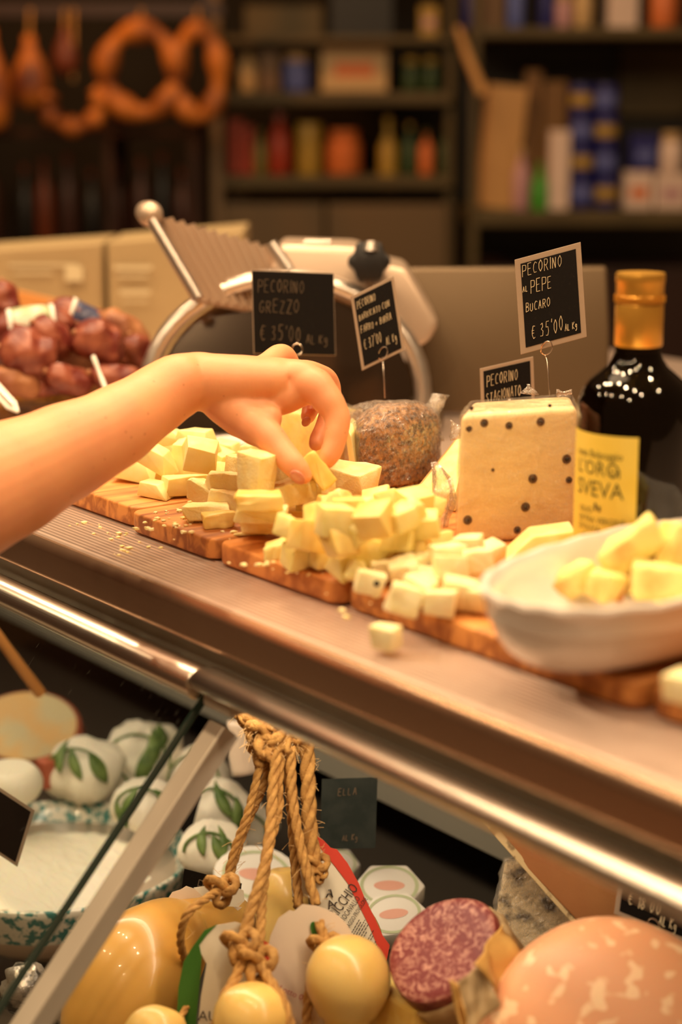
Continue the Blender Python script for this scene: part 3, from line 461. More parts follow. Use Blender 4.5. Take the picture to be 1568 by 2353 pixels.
def wedge_cheese(poly, z0, z1, dz, body_mat, parent, name='cheese_body', infl=0):   # poly: plan corners with taper at the top
    bm = bmesh.new(); n = len(poly); c = sum((Vector((*p, 0)) for p in poly), Vector())/n
    lo = [bm.verts.new((p[0], p[1], z0)) for p in poly]; hi = [bm.verts.new((c.x+(p[0]-c.x)*dz, c.y+(p[1]-c.y)*dz, z1)) for p in poly]
    bm.faces.new(lo[::-1]); bm.faces.new(hi)
    for i in range(n): bm.faces.new((lo[i], lo[(i+1) % n], hi[(i+1) % n], hi[i]))
    bmesh.ops.bevel(bm, geom=bm.edges[:], offset=.003, segments=3, affect='EDGES', profile=.5, clamp_overlap=True)
    m = MB(); bm.verts.index_update(); m.v = [v.co.copy() for v in bm.verts]; m.f = [tuple(v.index for v in f.verts) for f in bm.faces]; bm.free()
    return m.build(name, body_mat, parent, smooth=True)
# peppered wedge
a = pz(1047, 1252, BT); b = pz(1322, 1235, BT); d_ = (b-a); fwd = FW
p = thing('wrapped_cheese', 'tall peppered pecorino wedge in plastic film with black peppercorns', 'cheese', (a+b)/2)
poly = [a, b, b+FW*.055+RT*.002, a+FW*.06+RT*.012]; htop = pd(1190, 912, 1.43).z
def pepe_pt(p, z): k = (z-BT)/(htop-BT); c_ = (poly[0]+poly[1]+poly[2]+poly[3])/4; return Vector((p.x+(c_.x-p.x)*.0*k, p.y, z))+(RT*(.0025*k) if (p-a).length < .02 or (p-poly[3]).length < .02 else RT*(-.001*k))
bm = bmesh.new(); lo = [bm.verts.new((q.x, q.y, BT)) for q in poly]; hi = [bm.verts.new(pepe_pt(q, htop+(.004 if i in (0, 3) else .006))) for i, q in enumerate(poly)]
bm.faces.new(lo[::-1]); bm.faces.new(hi)
for i in range(4): bm.faces.new((lo[i], lo[(i+1) % 4], hi[(i+1) % 4], hi[i]))
ring = [v.co.copy() for v in bm.verts]; bmesh.ops.bevel(bm, geom=bm.edges[:], offset=.005, segments=4, affect='EDGES', profile=.5)
m = MB(); bm.verts.index_update(); m.v = [v.co.copy() for v in bm.verts]; m.f = [tuple(v.index for v in f.verts) for f in bm.faces]; bm.free(); m.build('cheese_body', 'pepe_face', p, smooth=True)
fn = (a-b).cross(Vector((0, 0, 1))).normalized(); fn = fn if fn.dot(FW) < 0 else -fn
def on_face(u, v): d = ray(u, v); t = (a-CAM).dot(fn)/d.dot(fn); return CAM+d*t
for (u, v, r) in [(1113, 972, 10), (1170, 978, 9), (1243, 969, 10), (1078, 985, 8), (1075, 1195, 11), (1225, 1100, 11), (1208, 1165, 11), (1189, 1218, 9), (1303, 1055, 11), (1308, 1103, 8), (1264, 932, 4), (1084, 938, 5), (1133, 1080, 4), (1290, 1225, 7)]:
    q = on_face(u, v); rr = r*.85*1.42/4200; T = Matrix.Translation(q+fn*.0002) @ fn.to_track_quat('Z', 'Y').to_matrix().to_4x4()
    MB(T).sphere((0, 0, 0), (rr*.62, rr*.56, .0016), 12).build('peppercorn', 'pepper', p, smooth='full')
    MB(T).lathe([(rr*1.15, -.0005), (rr*1.1, .0003), (rr*.5, .0004)], 14).build('peppercorn_hollow', 'pepper_ring', p)
hull_film(ring, 'plastic_film', p, 'film', 3, amp=.0016, infl=.0008)
def tuft(parent, base, dirv, L, w, seed, name='film_tuft', n=14, mt='film_tuft'):
    rg = random.Random(seed); R = []; dirv = Vector(dirv).normalized(); s1 = dirv.orthogonal().normalized(); s2 = dirv.cross(s1)
    for j in range(9):
        t = j/8; k = w*(1-.65*t+.25*math.sin(t*5+seed)); c_ = Vector(base)+dirv*L*t+s1*.1*L*math.sin(t*4+seed)
        R.append([c_+(s1*math.cos(2*math.pi*i/n)+s2*math.sin(2*math.pi*i/n)*.55)*k*(1+.55*math.sin(i*2.7+seed+j*.9)*rg.uniform(.5, 1.2)) for i in range(n)])
    return MB().rings(R).build(name, mt, parent, smooth='full')
tuft(p, pd(1150, 1240, 1.385), RT*.6+UP*.55-FW*.3, .036, .008, 2); tuft(p, pd(1020, 1240, 1.40), UP*.9-RT*.15, .06, .009, 5); tuft(p, pd(1050, 1010, 1.42), UP*.8-RT*.2, .016, .004, 6); tuft(p, pd(1215, 906, 1.45), UP*1+RT*.1, .008, .005, 7)
tuft(p, pd(1280, 904, 1.45), RT+UP*.1, .012, .004, 9)
# brown farro cheese
w0 = pz(832, 1132, BT); p = thing('wrapped_cheese', 'dark brown crusted cheese piece in crinkled plastic film with a tilted tag', 'cheese', w0+RT*.03)
L_ = pz(812, 1118, BT); ctr = w0+FW*.05+RT*.002; arc = []
for k in range(15):
    t = math.radians(-88+k*13.2); arc.append(w0+RT*(.004+.058*math.sin(math.radians(k*12.8)*.5)**.8*1.08)+FW*(.075*(k/14)**1.3-.004*math.sin(k*.22)))
plan = [w0]+arc[1:]+[w0+FW*.085-RT*.012]; zt = pd(890, 908, 1.6).z
R = []
for j in range(13):
    t = j/12; z = BT+.001+(zt-BT)*t; cc_ = w0+RT*.03+FW*.035
    k = 1+.05*math.sin(math.pi*min(1, t*1.05))-(.0 if t < .72 else .55*((t-.72)/.28)**2)
    R.append([Vector((cc_.x+(q.x-cc_.x)*k, cc_.y+(q.y-cc_.y)*k, z)) for q in plan])
m = MB().rings(R); body = m.build('cheese_body', 'rind_brown', p, smooth='full', subdiv=2)
tx = bpy.data.textures.new('rough', 'CLOUDS'); tx.noise_scale = .006; md = body.modifiers.new('crust', 'DISPLACE'); md.texture = tx; md.strength = .005; md.mid_level = .5
cf = [w0-RT*.0015-FW*.001, L_+FW*.002-RT*.001]; zz = zt-.018
MB().add([cf[0]+Vector((0, 0, .001)), cf[1]+Vector((0, 0, .004)), Vector((cf[1].x, cf[1].y, zz+.004))-RT*.0065, Vector((cf[0].x, cf[0].y, zz))-RT*.008, cf[0]+FW*.06+Vector((0, 0, .001)), cf[1]+FW*.06, Vector((cf[1].x, cf[1].y, zz))+FW*.06, Vector((cf[0].x, cf[0].y, zz))+FW*.06], [(0, 1, 2, 3), (4, 7, 6, 5), (0, 4, 5, 1), (2, 6, 7, 3), (0, 3, 7, 4), (1, 5, 6, 2)]).build('cut_face', 'ch_pale', p, bevel=.0015)
hull_film([q for r_ in R[1:] for q in r_], 'plastic_film', p, 'film_heavy', 8, amp=.0030, infl=.0004, sc=75)
tuft(p, pd(992, 1010, 1.585), UP*.9+RT*.12, .040, .010, 3); tuft(p, pd(1000, 940, 1.6), UP*.8+RT*.3, .010, .006, 4); tuft(p, pd(985, 1030, 1.585), -UP*.85-RT*.1, .030, .008, 12)
# pecorino grezzo behind the hand
a = pz(640, 1062, BT); b = pz(770, 1082, BT); p = thing('wrapped_cheese', 'pale wrapped cheese wedge seen through the fingers of the hand', 'cheese', (a+b)/2)
poly = [a, b+RT*.002, b+RT*.022+FW*.045, a+RT*.02+FW*.09]; poly = [(q.x, q.y) for q in poly]; zt = pd(720, 900, 1.74).z
wedge_cheese(poly, BT, zt, .96, 'ch_yellow', p)
hull_film([Vector((q[0], q[1], z)) for q in poly for z in (BT, zt)], 'plastic_film', p, 'film', 21, amp=.0022, infl=.0006); rr = [Vector((*q, 0)) for q in poly]
MB().add([Vector((q.x, q.y, z))+(RT*.0035-FW*.0015) for q in (rr[1], rr[2]) for z in (BT, zt)]+[Vector((q.x, q.y, z))-RT*.001 for q in (rr[1], rr[2]) for z in (BT, zt)], [(0, 1, 3, 2), (4, 6, 7, 5), (0, 4, 5, 1), (2, 3, 7, 6), (0, 2, 6, 4), (1, 5, 7, 3)]).build('rind', 'rind_tan', p, bevel=.001)
# lying stagionato wedge
q0 = pz(955, 1148, BT); q1 = pz(1047, 1178, BT); p = thing('cheese_wedge', 'pale cheese wedge lying flat between the brown piece and the peppered wedge', 'cheese', q0)
poly = [q0, q1, q1+FW*.10+RT*.02, q0+FW*.10+RT*.05]; hh = [.008, .016, .05, .046]
m = MB(); m.add([Vector((q.x, q.y, BT)) for q in poly]+[Vector((q.x, q.y, BT+h)) for q, h in zip(poly, hh)], [(0, 3, 2, 1), (4, 5, 6, 7), (0, 1, 5, 4), (1, 2, 6, 5), (2, 3, 7, 6), (3, 0, 4, 7)]); m.build('cheese_body', 'ch_pale', p, bevel=.002, smooth=True)
m = MB(); m.add([Vector((q.x, q.y, BT+h-.003))-RT*.002 for q, h in ((poly[0], hh[0]+.0005), (poly[3], hh[3]+.0005))]+[Vector((q.x, q.y, BT+h+.0008))+RT*.001 for q, h in ((poly[0], hh[0]), (poly[3], hh[3]))]+[Vector((q.x, q.y, BT+.001))-RT*.002 for q in (poly[0], poly[3])], [(0, 1, 3, 2), (0, 4, 5, 1)]); m.build('rind', 'rind_tan', p, solid=.001)
# small wedge behind the dish
q0 = pz(1160, 1290, BT); tag(MB().add([q0, q0+RT*.05, q0+RT*.05+FW*.03, q0+FW*.03, q0+RT*.02+UP*.018, q0+RT*.05+UP*.022, q0+RT*.05+FW*.03+UP*.022, q0+RT*.02+FW*.03+UP*.018], [(0, 3, 2, 1), (4, 5, 6, 7), (0, 1, 5, 4), (1, 2, 6, 5), (2, 3, 7, 6), (3, 0, 4, 7)]).build('cheese_wedge', 'ch_pale', None, bevel=.0015), 'small pale cheese wedge peeping out behind the rim of the oval dish', 'cheese')
# ------------------------------------------------------------ oil bottle
bp_ = pz(1448, 1322, BT); p = thing('oil_bottle', 'dark glass olive oil bottle with gold screw cap and yellow label', 'bottle', bp_)
dep = (bp_-CAM).dot(AX); S = dep/4200
zt = pd(1450, 612, dep).z-BT; Rb = 131*S
zs = lambda v: pd(1450, v, dep).z-BT
pr = [(Rb*.90, .0), (Rb*.98, .003), (Rb, .008), (Rb, zs(925)), (Rb*.985, zs(905)), (Rb*.93, zs(882)), (Rb*.83, zs(862)), (Rb*.66, zs(842)), (Rb*.52, zs(826)), (Rb*.44, zs(808)), (Rb*.395, zs(790)), (Rb*.375, zs(770)), (Rb*.36, zs(640)), (Rb*.30, zs(638))]
TB = frame(bp_)
gb = MB(TB).lathe(pr, 64).build('glass_body', 'bottle_glass', p, smooth=True)
MB(TB).lathe([(r*.94, max(z, .004)) for r, z in pr[:11]], 48).build('olive_oil', 'oil', p, smooth=True)
rc = 54.5*S; MB(TB).lathe([(rc*.97, zs(777)), (rc*.99, zs(775)), (rc*.985, zs(684)), (rc*.96, zs(681))], 48).build('neck_sleeve', 'gold_cap', p, smooth=True)
cp = [(rc*.94, zs(679)), (rc, zs(677)), (rc, zs(664)), (rc*.97, zs(662)), (rc*.98, zs(636)), (rc, zs(632)), (rc*1.01, zs(618)), (rc*.97, zs(612)), (rc*.8, zs(611))]
m = MB(TB).lathe(cp, 72); m.build('screw_cap', 'gold_cap', p, smooth=True)
m = MB(TB)
for k in range(60):
    t = 2*math.pi*k/60; m.box((rc*math.cos(t), rc*math.sin(t), zs(670)), (.0009, .0009, .0045), TB @ Matrix.Identity(4))
m.build('cap_knurl', 'gold_cap', p)
# label wrapped on the bottle: angle measured from the direction to the viewer
vw = math.atan2((CAM-bp_).y, (CAM-bp_).x)
def wrap(x, z, r=Rb+.0006): t = vw+x/r; return bp_+Vector((r*math.cos(t), r*math.sin(t), z))
xr = Rb*math.asin((1457-1448)*S/Rb); xl = xr-.105; zt_, zb_ = zs(968), zs(1330)
m = MB(); n = 30; m.add([wrap(xl+(xr-xl)*i/n, z, Rb+e) for e in (.0002, .0005) for z in (zb_, zt_) for i in range(n+1)], [(i, i+1, n+2+i, n+1+i) for i in range(n)]+[(2*n+2+i, 3*n+3+i, 3*n+4+i, 2*n+3+i) for i in range(n)]); lb = m.build('label', 'label_yellow', p, smooth=True)
def wraptext(txt, size, x, v, material='ink_green', sx=1):
    m = text_mb(txt, size); m.v = [wrap(xr-.003-x+q.x*sx, zs(v)+q.y, Rb+.0008) for q in m.v]; m.build('lettering', material, lb)
wraptext('rania Belpoggio', .0072, .047, 1022, sx=.9); wraptext("L'ORO", .0135, .046, 1062, sx=.95); wraptext('DI', .008, .016, 1064); wraptext('SVEVA', .0155, .046, 1112, sx=.92); wraptext('OLIO', .006, .0425, 1152); wraptext('EXTRA VERGINE', .0062, .0425, 1174, sx=.85); wraptext("D'OLIVA", .0062, .0425, 1194, sx=.9); wraptext('ITALIA', .0065, .04, 1222)
for a_, b_, mm in ((.041, .032, 'flag_green'), (.032, .022, 'flag_white'), (.022, .010, 'flag_red')):
    MB().add([wrap(xr-q, zs(v), Rb+.0009) for v in (1204, 1202) for q in (a_, (a_+b_)/2, b_)], [(0, 1, 4, 3), (1, 2, 5, 4)]).build('flag_stripe', mm, lb)
m = MB()
for q in range(9): cx_, cz_ = -.028+.0022*math.cos(q*2.1), zs(1136)+.0018*math.sin(q*1.7); m.add([wrap(xr+cx_+.0011*math.cos(t), cz_+.0011*math.sin(t), Rb+.0009) for t in [k*math.pi/4 for k in range(8)]], [tuple(range(8))])
m.build('olive_emblem', 'ink', lb)
# ------------------------------------------------------------ oval dish with bread
ang_ = math.radians(44); ax_ = RT*math.cos(ang_)+FW*math.sin(ang_); ay_ = Vector((-ax_.y, ax_.x, 0)); da, db = .152, .073; dc = RT*.204+FW*1.086
p = thing('oval_dish', 'white glazed oval porcelain dish full of bread pieces', 'dish', (dc.x, dc.y, BT)); TD = Matrix((ax_, ay_, Vector((0, 0, 1)))).transposed().to_4x4(); TD.translation = Vector((dc.x, dc.y, BT+.0005))
def sup(r, z, e=2.3, n=96, rip=0):
    o_ = []
    for i in range(n):
        t = 2*math.pi*i/n; c_, s_ = math.cos(t), math.sin(t); k = (abs(c_)**e+abs(s_)**e)**(-1/e); o_.append(Vector(((da+r)*c_*k, (db+r)*s_*k, z+rip*math.cos(i*math.pi*.5))))
    return o_
outer = [(-.036, 0), (-.031, .0010), (-.023, .0045), (-.0155, .010), (-.0105, .017), (-.0075, .0245), (-.0068, .0275), (-.0046, .029), (-.0034, .036), (-.0012, .0425), (.0004, .0445), (-.0004, .0468), (-.0045, .0468)]
inner = [(-.007, .043), (-.009, .034), (-.014, .022), (-.022, .011), (-.034, .0055), (-.05, .005)]
m = MB(TD); m.rings([sup(r, z, rip=.0006 if z > .044 else 0) for r, z in outer+inner]); m.build('dish_body', 'porcelain', p, smooth=True)
dz_ = lambda u, v, z: pz(u, v, BT+z)
def slab_piece(name, c_, dims, rot, label, crust=True):
    T = Matrix.Translation(c_) @ Euler([math.radians(q) for q in rot]).to_matrix().to_4x4(); t = thing(name, label, 'bread', c_, 0, 'bread pieces in the oval dish')
    bm = bmesh.new(); bmesh.ops.create_cube(bm, size=1); bmesh.ops.scale(bm, vec=dims, verts=bm.verts)
    rg = random.Random(int(dims[0]*9e4)+int(rot[2]))
    for v in bm.verts: v.co *= rg.uniform(.82, 1.12)
    bmesh.ops.bevel(bm, geom=bm.edges[:], offset=.003, segments=2, affect='EDGES', profile=.5); bmesh.ops.triangulate(bm, faces=bm.faces)
    for _ in range(2): bmesh.ops.subdivide_edges(bm, edges=[e for e in bm.edges if e.calc_length() > .006], cuts=1)
    bm.normal_update()
    for v in bm.verts: v.co += v.normal*(noise.noise(v.co*140+Vector((rot[2], 0, 0)))*.0026+noise.noise(v.co*420)*.0014)
    m = MB(); bm.verts.index_update(); m.v = [T @ v.co for v in bm.verts]; m.f = [tuple(v.index for v in f.verts) for f in bm.faces]; bm.free(); m.build('crumb', 'bread', t, smooth=True)
    if crust: MB(T).box((dims[0]*.40, 0, 0), (.004, dims[1]*.9, dims[2]*.9)).build('crust', 'crust', t, smooth=True, bevel=.0015)
R0 = math.degrees(YAW)
for nm, u, v, z, dims, rot, lab in [('bread_piece', 1305, 1342, .024, (.036, .015, .018), (0, -26, R0+12), 'pointed yellow bread piece at the left end of the dish'), ('bread_piece', 1452, 1262, .046, (.043, .020, .022), (0, -36, R0+4), 'long toasted bread piece leaning up on top of the others'), ('bread_piece', 1392, 1345, .026, (.024, .020, .020), (12, 8, R0+50), 'bread cube with a toasted corner in the middle of the dish'), ('bread_piece', 1520, 1340, .030, (.038, .026, .024), (-8, 6, R0-10), 'thick soft bread cube at the right of the dish'), ('bread_piece', 1560, 1270, .044, (.030, .022, .034), (0, 24, R0+30), 'bread piece with dark crust cut off by the right edge of the photo'), ('bread_piece', 1440, 1320, .020, (.045, .024, .02), (0, 0, R0+20), 'bread piece lying low under the leaning one'), ('bread_piece', 1600, 1330, .022, (.045, .03, .03), (0, 0, R0+10), 'bread piece at the far right bottom of the dish'), ('bread_piece', 1360, 1320, .018, (.024, .02, .018), (0, 0, R0+70), 'small bread piece behind the pointed one'), ('bread_piece', 1500, 1300, .032, (.034, .02, .02), (0, -15, R0), 'bread piece wedged under the right side of the leaning one')]: slab_piece(nm, dz_(u, v, z), dims, rot, lab)
# ------------------------------------------------------------ the arm and hand
def fat_chain(m, pts, n=20):
    """pts: (u, v, depth, radius px, depth stretch) -> closed tapered limb with rounded ends"""
    P = [pd(u, v, d) for u, v, d, r, k in pts]; Rr = [r*d/4200 for u, v, d, r, k in pts]; Kk = [k for *_, k in pts]
    cP = crom(P, 8); N = len(P)-1
    def lerp(A, i): j = min(i//8, N-1); t = i/8-j; s_ = t*t*(3-2*t); return A[j]+(A[j+1]-A[j])*s_
    rr = [lerp(Rr, i) for i in range(len(cP))]; kk = [lerp(Kk, i) for i in range(len(cP))]
    R = []
    def ring(c, t, r, k):
        t = t.normalized(); b = AX-t*AX.dot(t)
        b = b.normalized() if b.length > .2 else UP.cross(t).normalized(); a_ = t.cross(b).normalized(); return [c+a_*r*math.cos(2*math.pi*i/n)+b*r*k*math.sin(2*math.pi*i/n) for i in range(n)]
    t0 = cP[1]-cP[0]; t1 = cP[-1]-cP[-2]
    for a_ in (80, 60, 40, 20): R.append(ring(cP[0]-t0.normalized()*rr[0]*math.sin(math.radians(a_)), t0, rr[0]*math.cos(math.radians(a_)), kk[0]))
    for i, c in enumerate(cP): R.append(ring(c, cP[min(i+1, len(cP)-1)]-cP[max(i-1, 0)], rr[i], kk[i]))
    for a_ in (20, 40, 60, 80): R.append(ring(cP[-1]+t1.normalized()*rr[-1]*math.sin(math.radians(a_)), t1, rr[-1]*math.cos(math.radians(a_)), kk[-1]))
    m.rings(R)
D = 0.02
H = MB()
fat_chain(H, [(-420, 1300, 1.20, 178, 1.0), (-200, 1203, 1.225, 165, 1.0), (0, 1111, 1.26+D, 137, 1.02), (130, 1048, 1.29+D, 115, 1.05), (250, 990, 1.32+D, 96, 1.1), (340, 932, 1.35+D, 81, 1.15), (400, 892, 1.365+D, 75, 1.2), (450, 873, 1.375+D, 64, 1.25), (500, 877, 1.375+D, 62, 1.3)], 28)
fat_chain(H, [(425, 880, 1.375+D, 66, 1.2), (480, 878, 1.375+D, 66, 1.25), (545, 880, 1.38+D, 65, 1.45), (620, 880, 1.385+D, 60, 1.6), (680, 880, 1.385+D, 54, 1.6), (712, 886, 1.38+D, 46, 1.4)], 28)
fat_chain(H, [(470, 880, 1.385+D, 50, 1), (520, 922, 1.376+D, 56, 1), (557, 952, 1.369+D, 55, 1), (588, 979, 1.360+D, 46, 1), (618, 1003, 1.350+D, 37, 1), (648, 1038, 1.342+D, 32, 1), (672, 1065, 1.335+D, 30, .95), (690, 1084, 1.333+D, 27, .85), (699, 1093, 1.333+D, 21, .8)])
fat_chain(H, [(640, 868, 1.384+D, 46, 1), (690, 872, 1.372+D, 44, 1), (728, 884, 1.366+D, 39, 1)], 20)
fat_chain(H, [(560, 905, 1.385+D, 50, 1), (610, 915, 1.378+D, 46, 1), (650, 912, 1.372+D, 42, 1), (682, 902, 1.37+D, 38, 1), (705, 893, 1.37+D, 36, 1)])                       # web between thumb and index
fat_chain(H, [(560, 930, 1.375+D, 46, 1), (596, 945, 1.368+D, 40, 1), (620, 960, 1.360+D, 30, 1)])
fat_chain(H, [(620, 880, 1.39+D, 46, 1), (675, 884, 1.376+D, 42, 1), (722, 887, 1.363+D, 41, 1), (752, 918, 1.358+D, 36.5, 1), (775, 958, 1.355+D, 31, 1), (774, 992, 1.352+D, 28.5, 1), (767, 1024, 1.35+D, 26, 1), (757, 1048, 1.348+D, 24.5, .95), (752, 1058, 1.348+D, 21, .9)])      # index
fat_chain(H, [(630, 870, 1.395+D, 40, 1), (695, 862, 1.395+D, 36, 1), (738, 867, 1.42+D, 29, 1), (757, 884, 1.432+D, 26, 1), (760, 925, 1.43+D, 24, 1), (748, 975, 1.415+D, 22.5, 1), (733, 1006, 1.395+D, 21, 1), (726, 1020, 1.388+D, 18, 1)])   # middle
fat_chain(H, [(620, 862, 1.42+D, 38, 1), (675, 857, 1.42+D, 33, 1), (722, 866, 1.458+D, 27, 1), (728, 900, 1.462+D, 24, 1), (716, 935, 1.45+D, 21, 1), (708, 957, 1.44+D, 18, 1)])       # ring
fat_chain(H, [(570, 862, 1.43+D, 36, 1), (612, 842, 1.448+D, 31, 1), (646, 818, 1.475+D, 29, 1), (668, 840, 1.485+D, 24, 1), (672, 880, 1.475+D, 20, 1), (668, 905, 1.465+D, 17, 1)])       # little finger
arm = H.build('person', 'skin', None, smooth='full')
tag(arm, 'bare freckled left forearm and hand reaching in from the left to pick up cheese', 'person')
md = arm.modifiers.new('rm', 'REMESH'); md.mode = 'VOXEL'; md.voxel_size = .0013; md.use_smooth_shade = True
md = arm.modifiers.new('sm', 'SMOOTH'); md.factor = .5; md.iterations = 22
def nail(u, v, dep, n, along, w, l):
    c = pd(u, v, dep); z = Vector(n).normalized(); T = basis(c, Vector(along), z.cross(Vector(along))); T2 = Matrix((Vector(along).normalized(), z.cross(Vector(along)).normalized(), z)).transposed().to_4x4(); T2.translation = c
    o = MB(T2).sphere((0, 0, 0), (l, w, .0016), 20).build('fingernail', 'nail', arm, smooth='full'); o['label'] = 'short purplish fingernail'
nail(684, 1097, 1.333+D-.0078, -AX*.75-UP*.5-RT*.45, RT*.75-UP*.6, .0056, .0066)
nail(704, 969, 1.44+D-.0052, -AX*.6-UP*.7-RT*.3, RT*-.5-UP*.7+AX*.2, .0035, .0042)
for u, v, dep, r in [(570, 880, 1.345, .0008), (285, 883+8, 1.30, .0007), (602, 930, 1.34, .0006), (368, 885, 1.31, .0006), (160, 1050, 1.24, .0007), (560, 985, 1.345, .0006)]: pass
# the piece between thumb and finger
T = basis(pd(731, 1080, 1.345+D), RT*.60-UP*.78+AX*.1, RT*.75+UP*.6)
h_ = bpy.data.objects.new('cheese_block', chunk_mesh('cheese_block', (.0265, .0135, .015), 77, 'slab', 'ch_gold')); COL.objects.link(h_); h_.matrix_world = T; tag(h_, 'cheese piece held between the thumb and index finger', 'cheese block')
#%%LEFT
# ------------------------------------------------------------ small sausages in a glass tray
def sausage_mb(L, r, seed, bend=.25):
    R = []; n = 22; rg = random.Random(seed); ph = rg.uniform(0, 6)
    for j in range(21):
        t = j/20; x = (t-.5)*L; k = (max(0.0, 1-abs(2*t-1)**3.2))**.5*.93+.06
        yc = bend*L*(.25-(t-.5)**2)
        R.append([Vector((x, yc+r*k*math.cos(a)*(1+.26*noise.noise(Vector((x*75, math.cos(a)*1.8+seed, math.sin(a)*1.8)))), r*k*math.sin(a)*(1+.26*noise.noise(Vector((x*75, math.cos(a)*1.8+seed, math.sin(a)*1.8)))))) for a in [2*math.pi*i/n for i in range(n)]])
    return R
def sausage(u, v, dep, Lpx, rpx, ang, yaw, m_, label, seed, band=None):
    c = pd(u, v, dep); s_ = dep/4200; xd = RT*math.cos(math.radians(ang))-UP*math.sin(math.radians(ang))+AX*math.sin(math.radians(yaw)); T = basis(c, xd, -UP if seed % 2 else UP)
    t = thing('cured_sausage', label, 'sausage', c, 0, 'small cured sausages piled at the left'); L, r = Lpx*s_, rpx*s_
    MB(T).rings(sausage_mb(L, r, seed)).build('casing', m_, t, smooth='full')
    for e in (-1, 1): MB(T).lathe([(.002, -.0035), (.0035, 0), (.0015, .003)], 10, Matrix.Translation(T @ Vector((e*L*.51, 0, 0)))).build('tied_end', 'sausage_tan', t, smooth='full')
    if band:
        R = [[Vector((x, .0625*L*.9*(1-(2*x/L)**2)+r*1.03*math.cos(a), r*1.03*math.sin(a))) for a in [2*math.pi*i/24 for i in range(24)]] for x in [L*(-.22+.44*k/6) for k in range(7)]]
        MB(T).rings(R, caps=False).build('paper_band', band, t, smooth='full', solid=.0006)
        for e in (-1, 1):
            R = [[Vector((x, .0625*L*.9*(1-(2*x/L)**2)+r*1.05*math.cos(a), r*1.05*math.sin(a))) for a in [2*math.pi*i/24 for i in range(24)]] for x in (e*L*.22, e*L*.27)]
            MB(T).rings(R, caps=False).build('band_edge', 'white_paper', t, smooth='full', solid=.0006)
for i, a_ in enumerate([(205, 735, 1.93, 190, 40, 22, 15, 'sausage', 'cured sausage with a dark blue and white paper band on top of the pile', 'label_blue'), (75, 755, 1.90, 200, 40, -8, 10, 'sausage', 'cured sausage with a white and green paper band at the upper left of the pile', 'label_green'),
     (12, 690, 1.95, 90, 34, 80, 0, 'sausage', 'small round sausage end hanging over the left edge of the photo', None), (62, 820, 1.86, 140, 58, 20, 30, 'sausage', 'fat dark red sausage at the left front of the pile', None), (118, 775, 1.88, 120, 42, 40, 50, 'sausage', 'reddish sausage just right of the green-banded one', None),
     (225, 795, 1.88, 130, 50, 30, 40, 'sausage', 'dark red sausage under the blue-banded one', None), (285, 760, 1.93, 130, 42, 35, 20, 'sausage_tan', 'tan brown sausage at the right top of the pile', None), (316, 815, 1.92, 100, 32, 70, 20, 'sausage', 'narrow sausage at the right end of the pile', None),
     (160, 868, 1.86, 120, 34, 15, 40, 'sausage', 'small sausage in the middle of the bottom row', None), (30, 885, 1.85, 130, 34, 10, 30, 'sausage_tan', 'knobbly sausage at the bottom left of the pile', None), (265, 862, 1.87, 120, 30, 5, 20, 'sausage', 'sausage behind the white stick in the bottom row', None),
     (100, 890, 1.87, 100, 28, -10, 20, 'sausage', 'short sausage low in the pile just above the amber tray', None), (5, 790, 1.92, 110, 44, 60, 20, 'sausage', 'dark sausage cut off by the left edge of the photo', None), (175, 835, 1.96, 150, 44, 0, 0, 'sausage_tan', 'sausage deep in the middle of the pile', None), (60, 860, 1.98, 170, 44, 0, 0, 'sausage', 'sausage deep at the left of the pile', None), (280, 830, 2.0, 150, 44, 0, 0, 'sausage', 'sausage deep at the right of the pile', None)]): sausage(*a_[:9], i+1, a_[9])
ta, tb = pz(-60, 1000, ZC), pz(467, 992, ZC); td = (tb-ta).normalized(); tp = Vector((-td.y, td.x, 0)); tp = tp if tp.dot(FW) > 0 else -tp; L_ = (tb-ta).length
TT = Matrix((td, tp, Vector((0, 0, 1)))).transposed().to_4x4(); TT.translation = ta+Vector((0, 0, .0015))
p = thing('glass_tray', 'glass tray of dark amber crumbled cured meat behind the forearm', 'tray', ta+td*L_/2)
m = MB(TT)
for c_, d_ in (((L_/2, .002, .016), (L_, .004, .032)), ((L_/2, .16, .016), (L_, .004, .032)), ((.002, .081, .016), (.004, .154, .032)), ((L_-.002, .081, .016), (.004, .154, .032)), ((L_/2, .081, .0015), (L_-.008, .154, .003))): m.box(c_, d_)
m.build('glass_body', 'tray_glass', p, bevel=.001)
m = MB(TT); n1, n2 = 50, 20; m.add([(.005+(L_-.010)*i/n1, .005+.148*j/n2, (.026+.003*noise.noise(Vector((i*.9, j*.9, 0)))) if z else .004) for z in (0, 1) for j in range(n2+1) for i in range(n1+1)], [(j*(n1+1)+i+o, j*(n1+1)+i+1+o, (j+1)*(n1+1)+i+1+o, (j+1)*(n1+1)+i+o) for o in (0, (n1+1)*(n2+1)) for j in range(n2) for i in range(n1)]+[(i, i+1, i+1+(n1+1)*(n2+1), i+(n1+1)*(n2+1)) for i in range(n1)]+[(i*(n1+1)+n1, (i+1)*(n1+1)+n1, (i+1)*(n1+1)+n1+(n1+1)*(n2+1), i*(n1+1)+n1+(n1+1)*(n2+1)) for i in range(n2)]); tag(m.build('tray_filling', 'amber', p, smooth=True), None, None, None, 'stuff')
tag(MB().tube(crom([pd(214, 818, 1.78), pd(228, 855, 1.775), pd(245, 900, 1.765), pd(262, 950, 1.76)], 5), [.0022+.0004*math.sin(i) for i in range(16)], 10).build('serving_stick', 'white_paper', None, smooth=True), 'thin white plastic stick standing up in front of the sausages', 'utensil')
q = [pd(-30, 870, 1.72), pd(42, 950, 1.70)]; T = basis(q[0], q[1]-q[0], RT)
p = thing('serving_tongs', 'pale tongs handle poking in at the left edge below the sausages', 'tongs', q[0]); L2 = (q[1]-q[0]).length
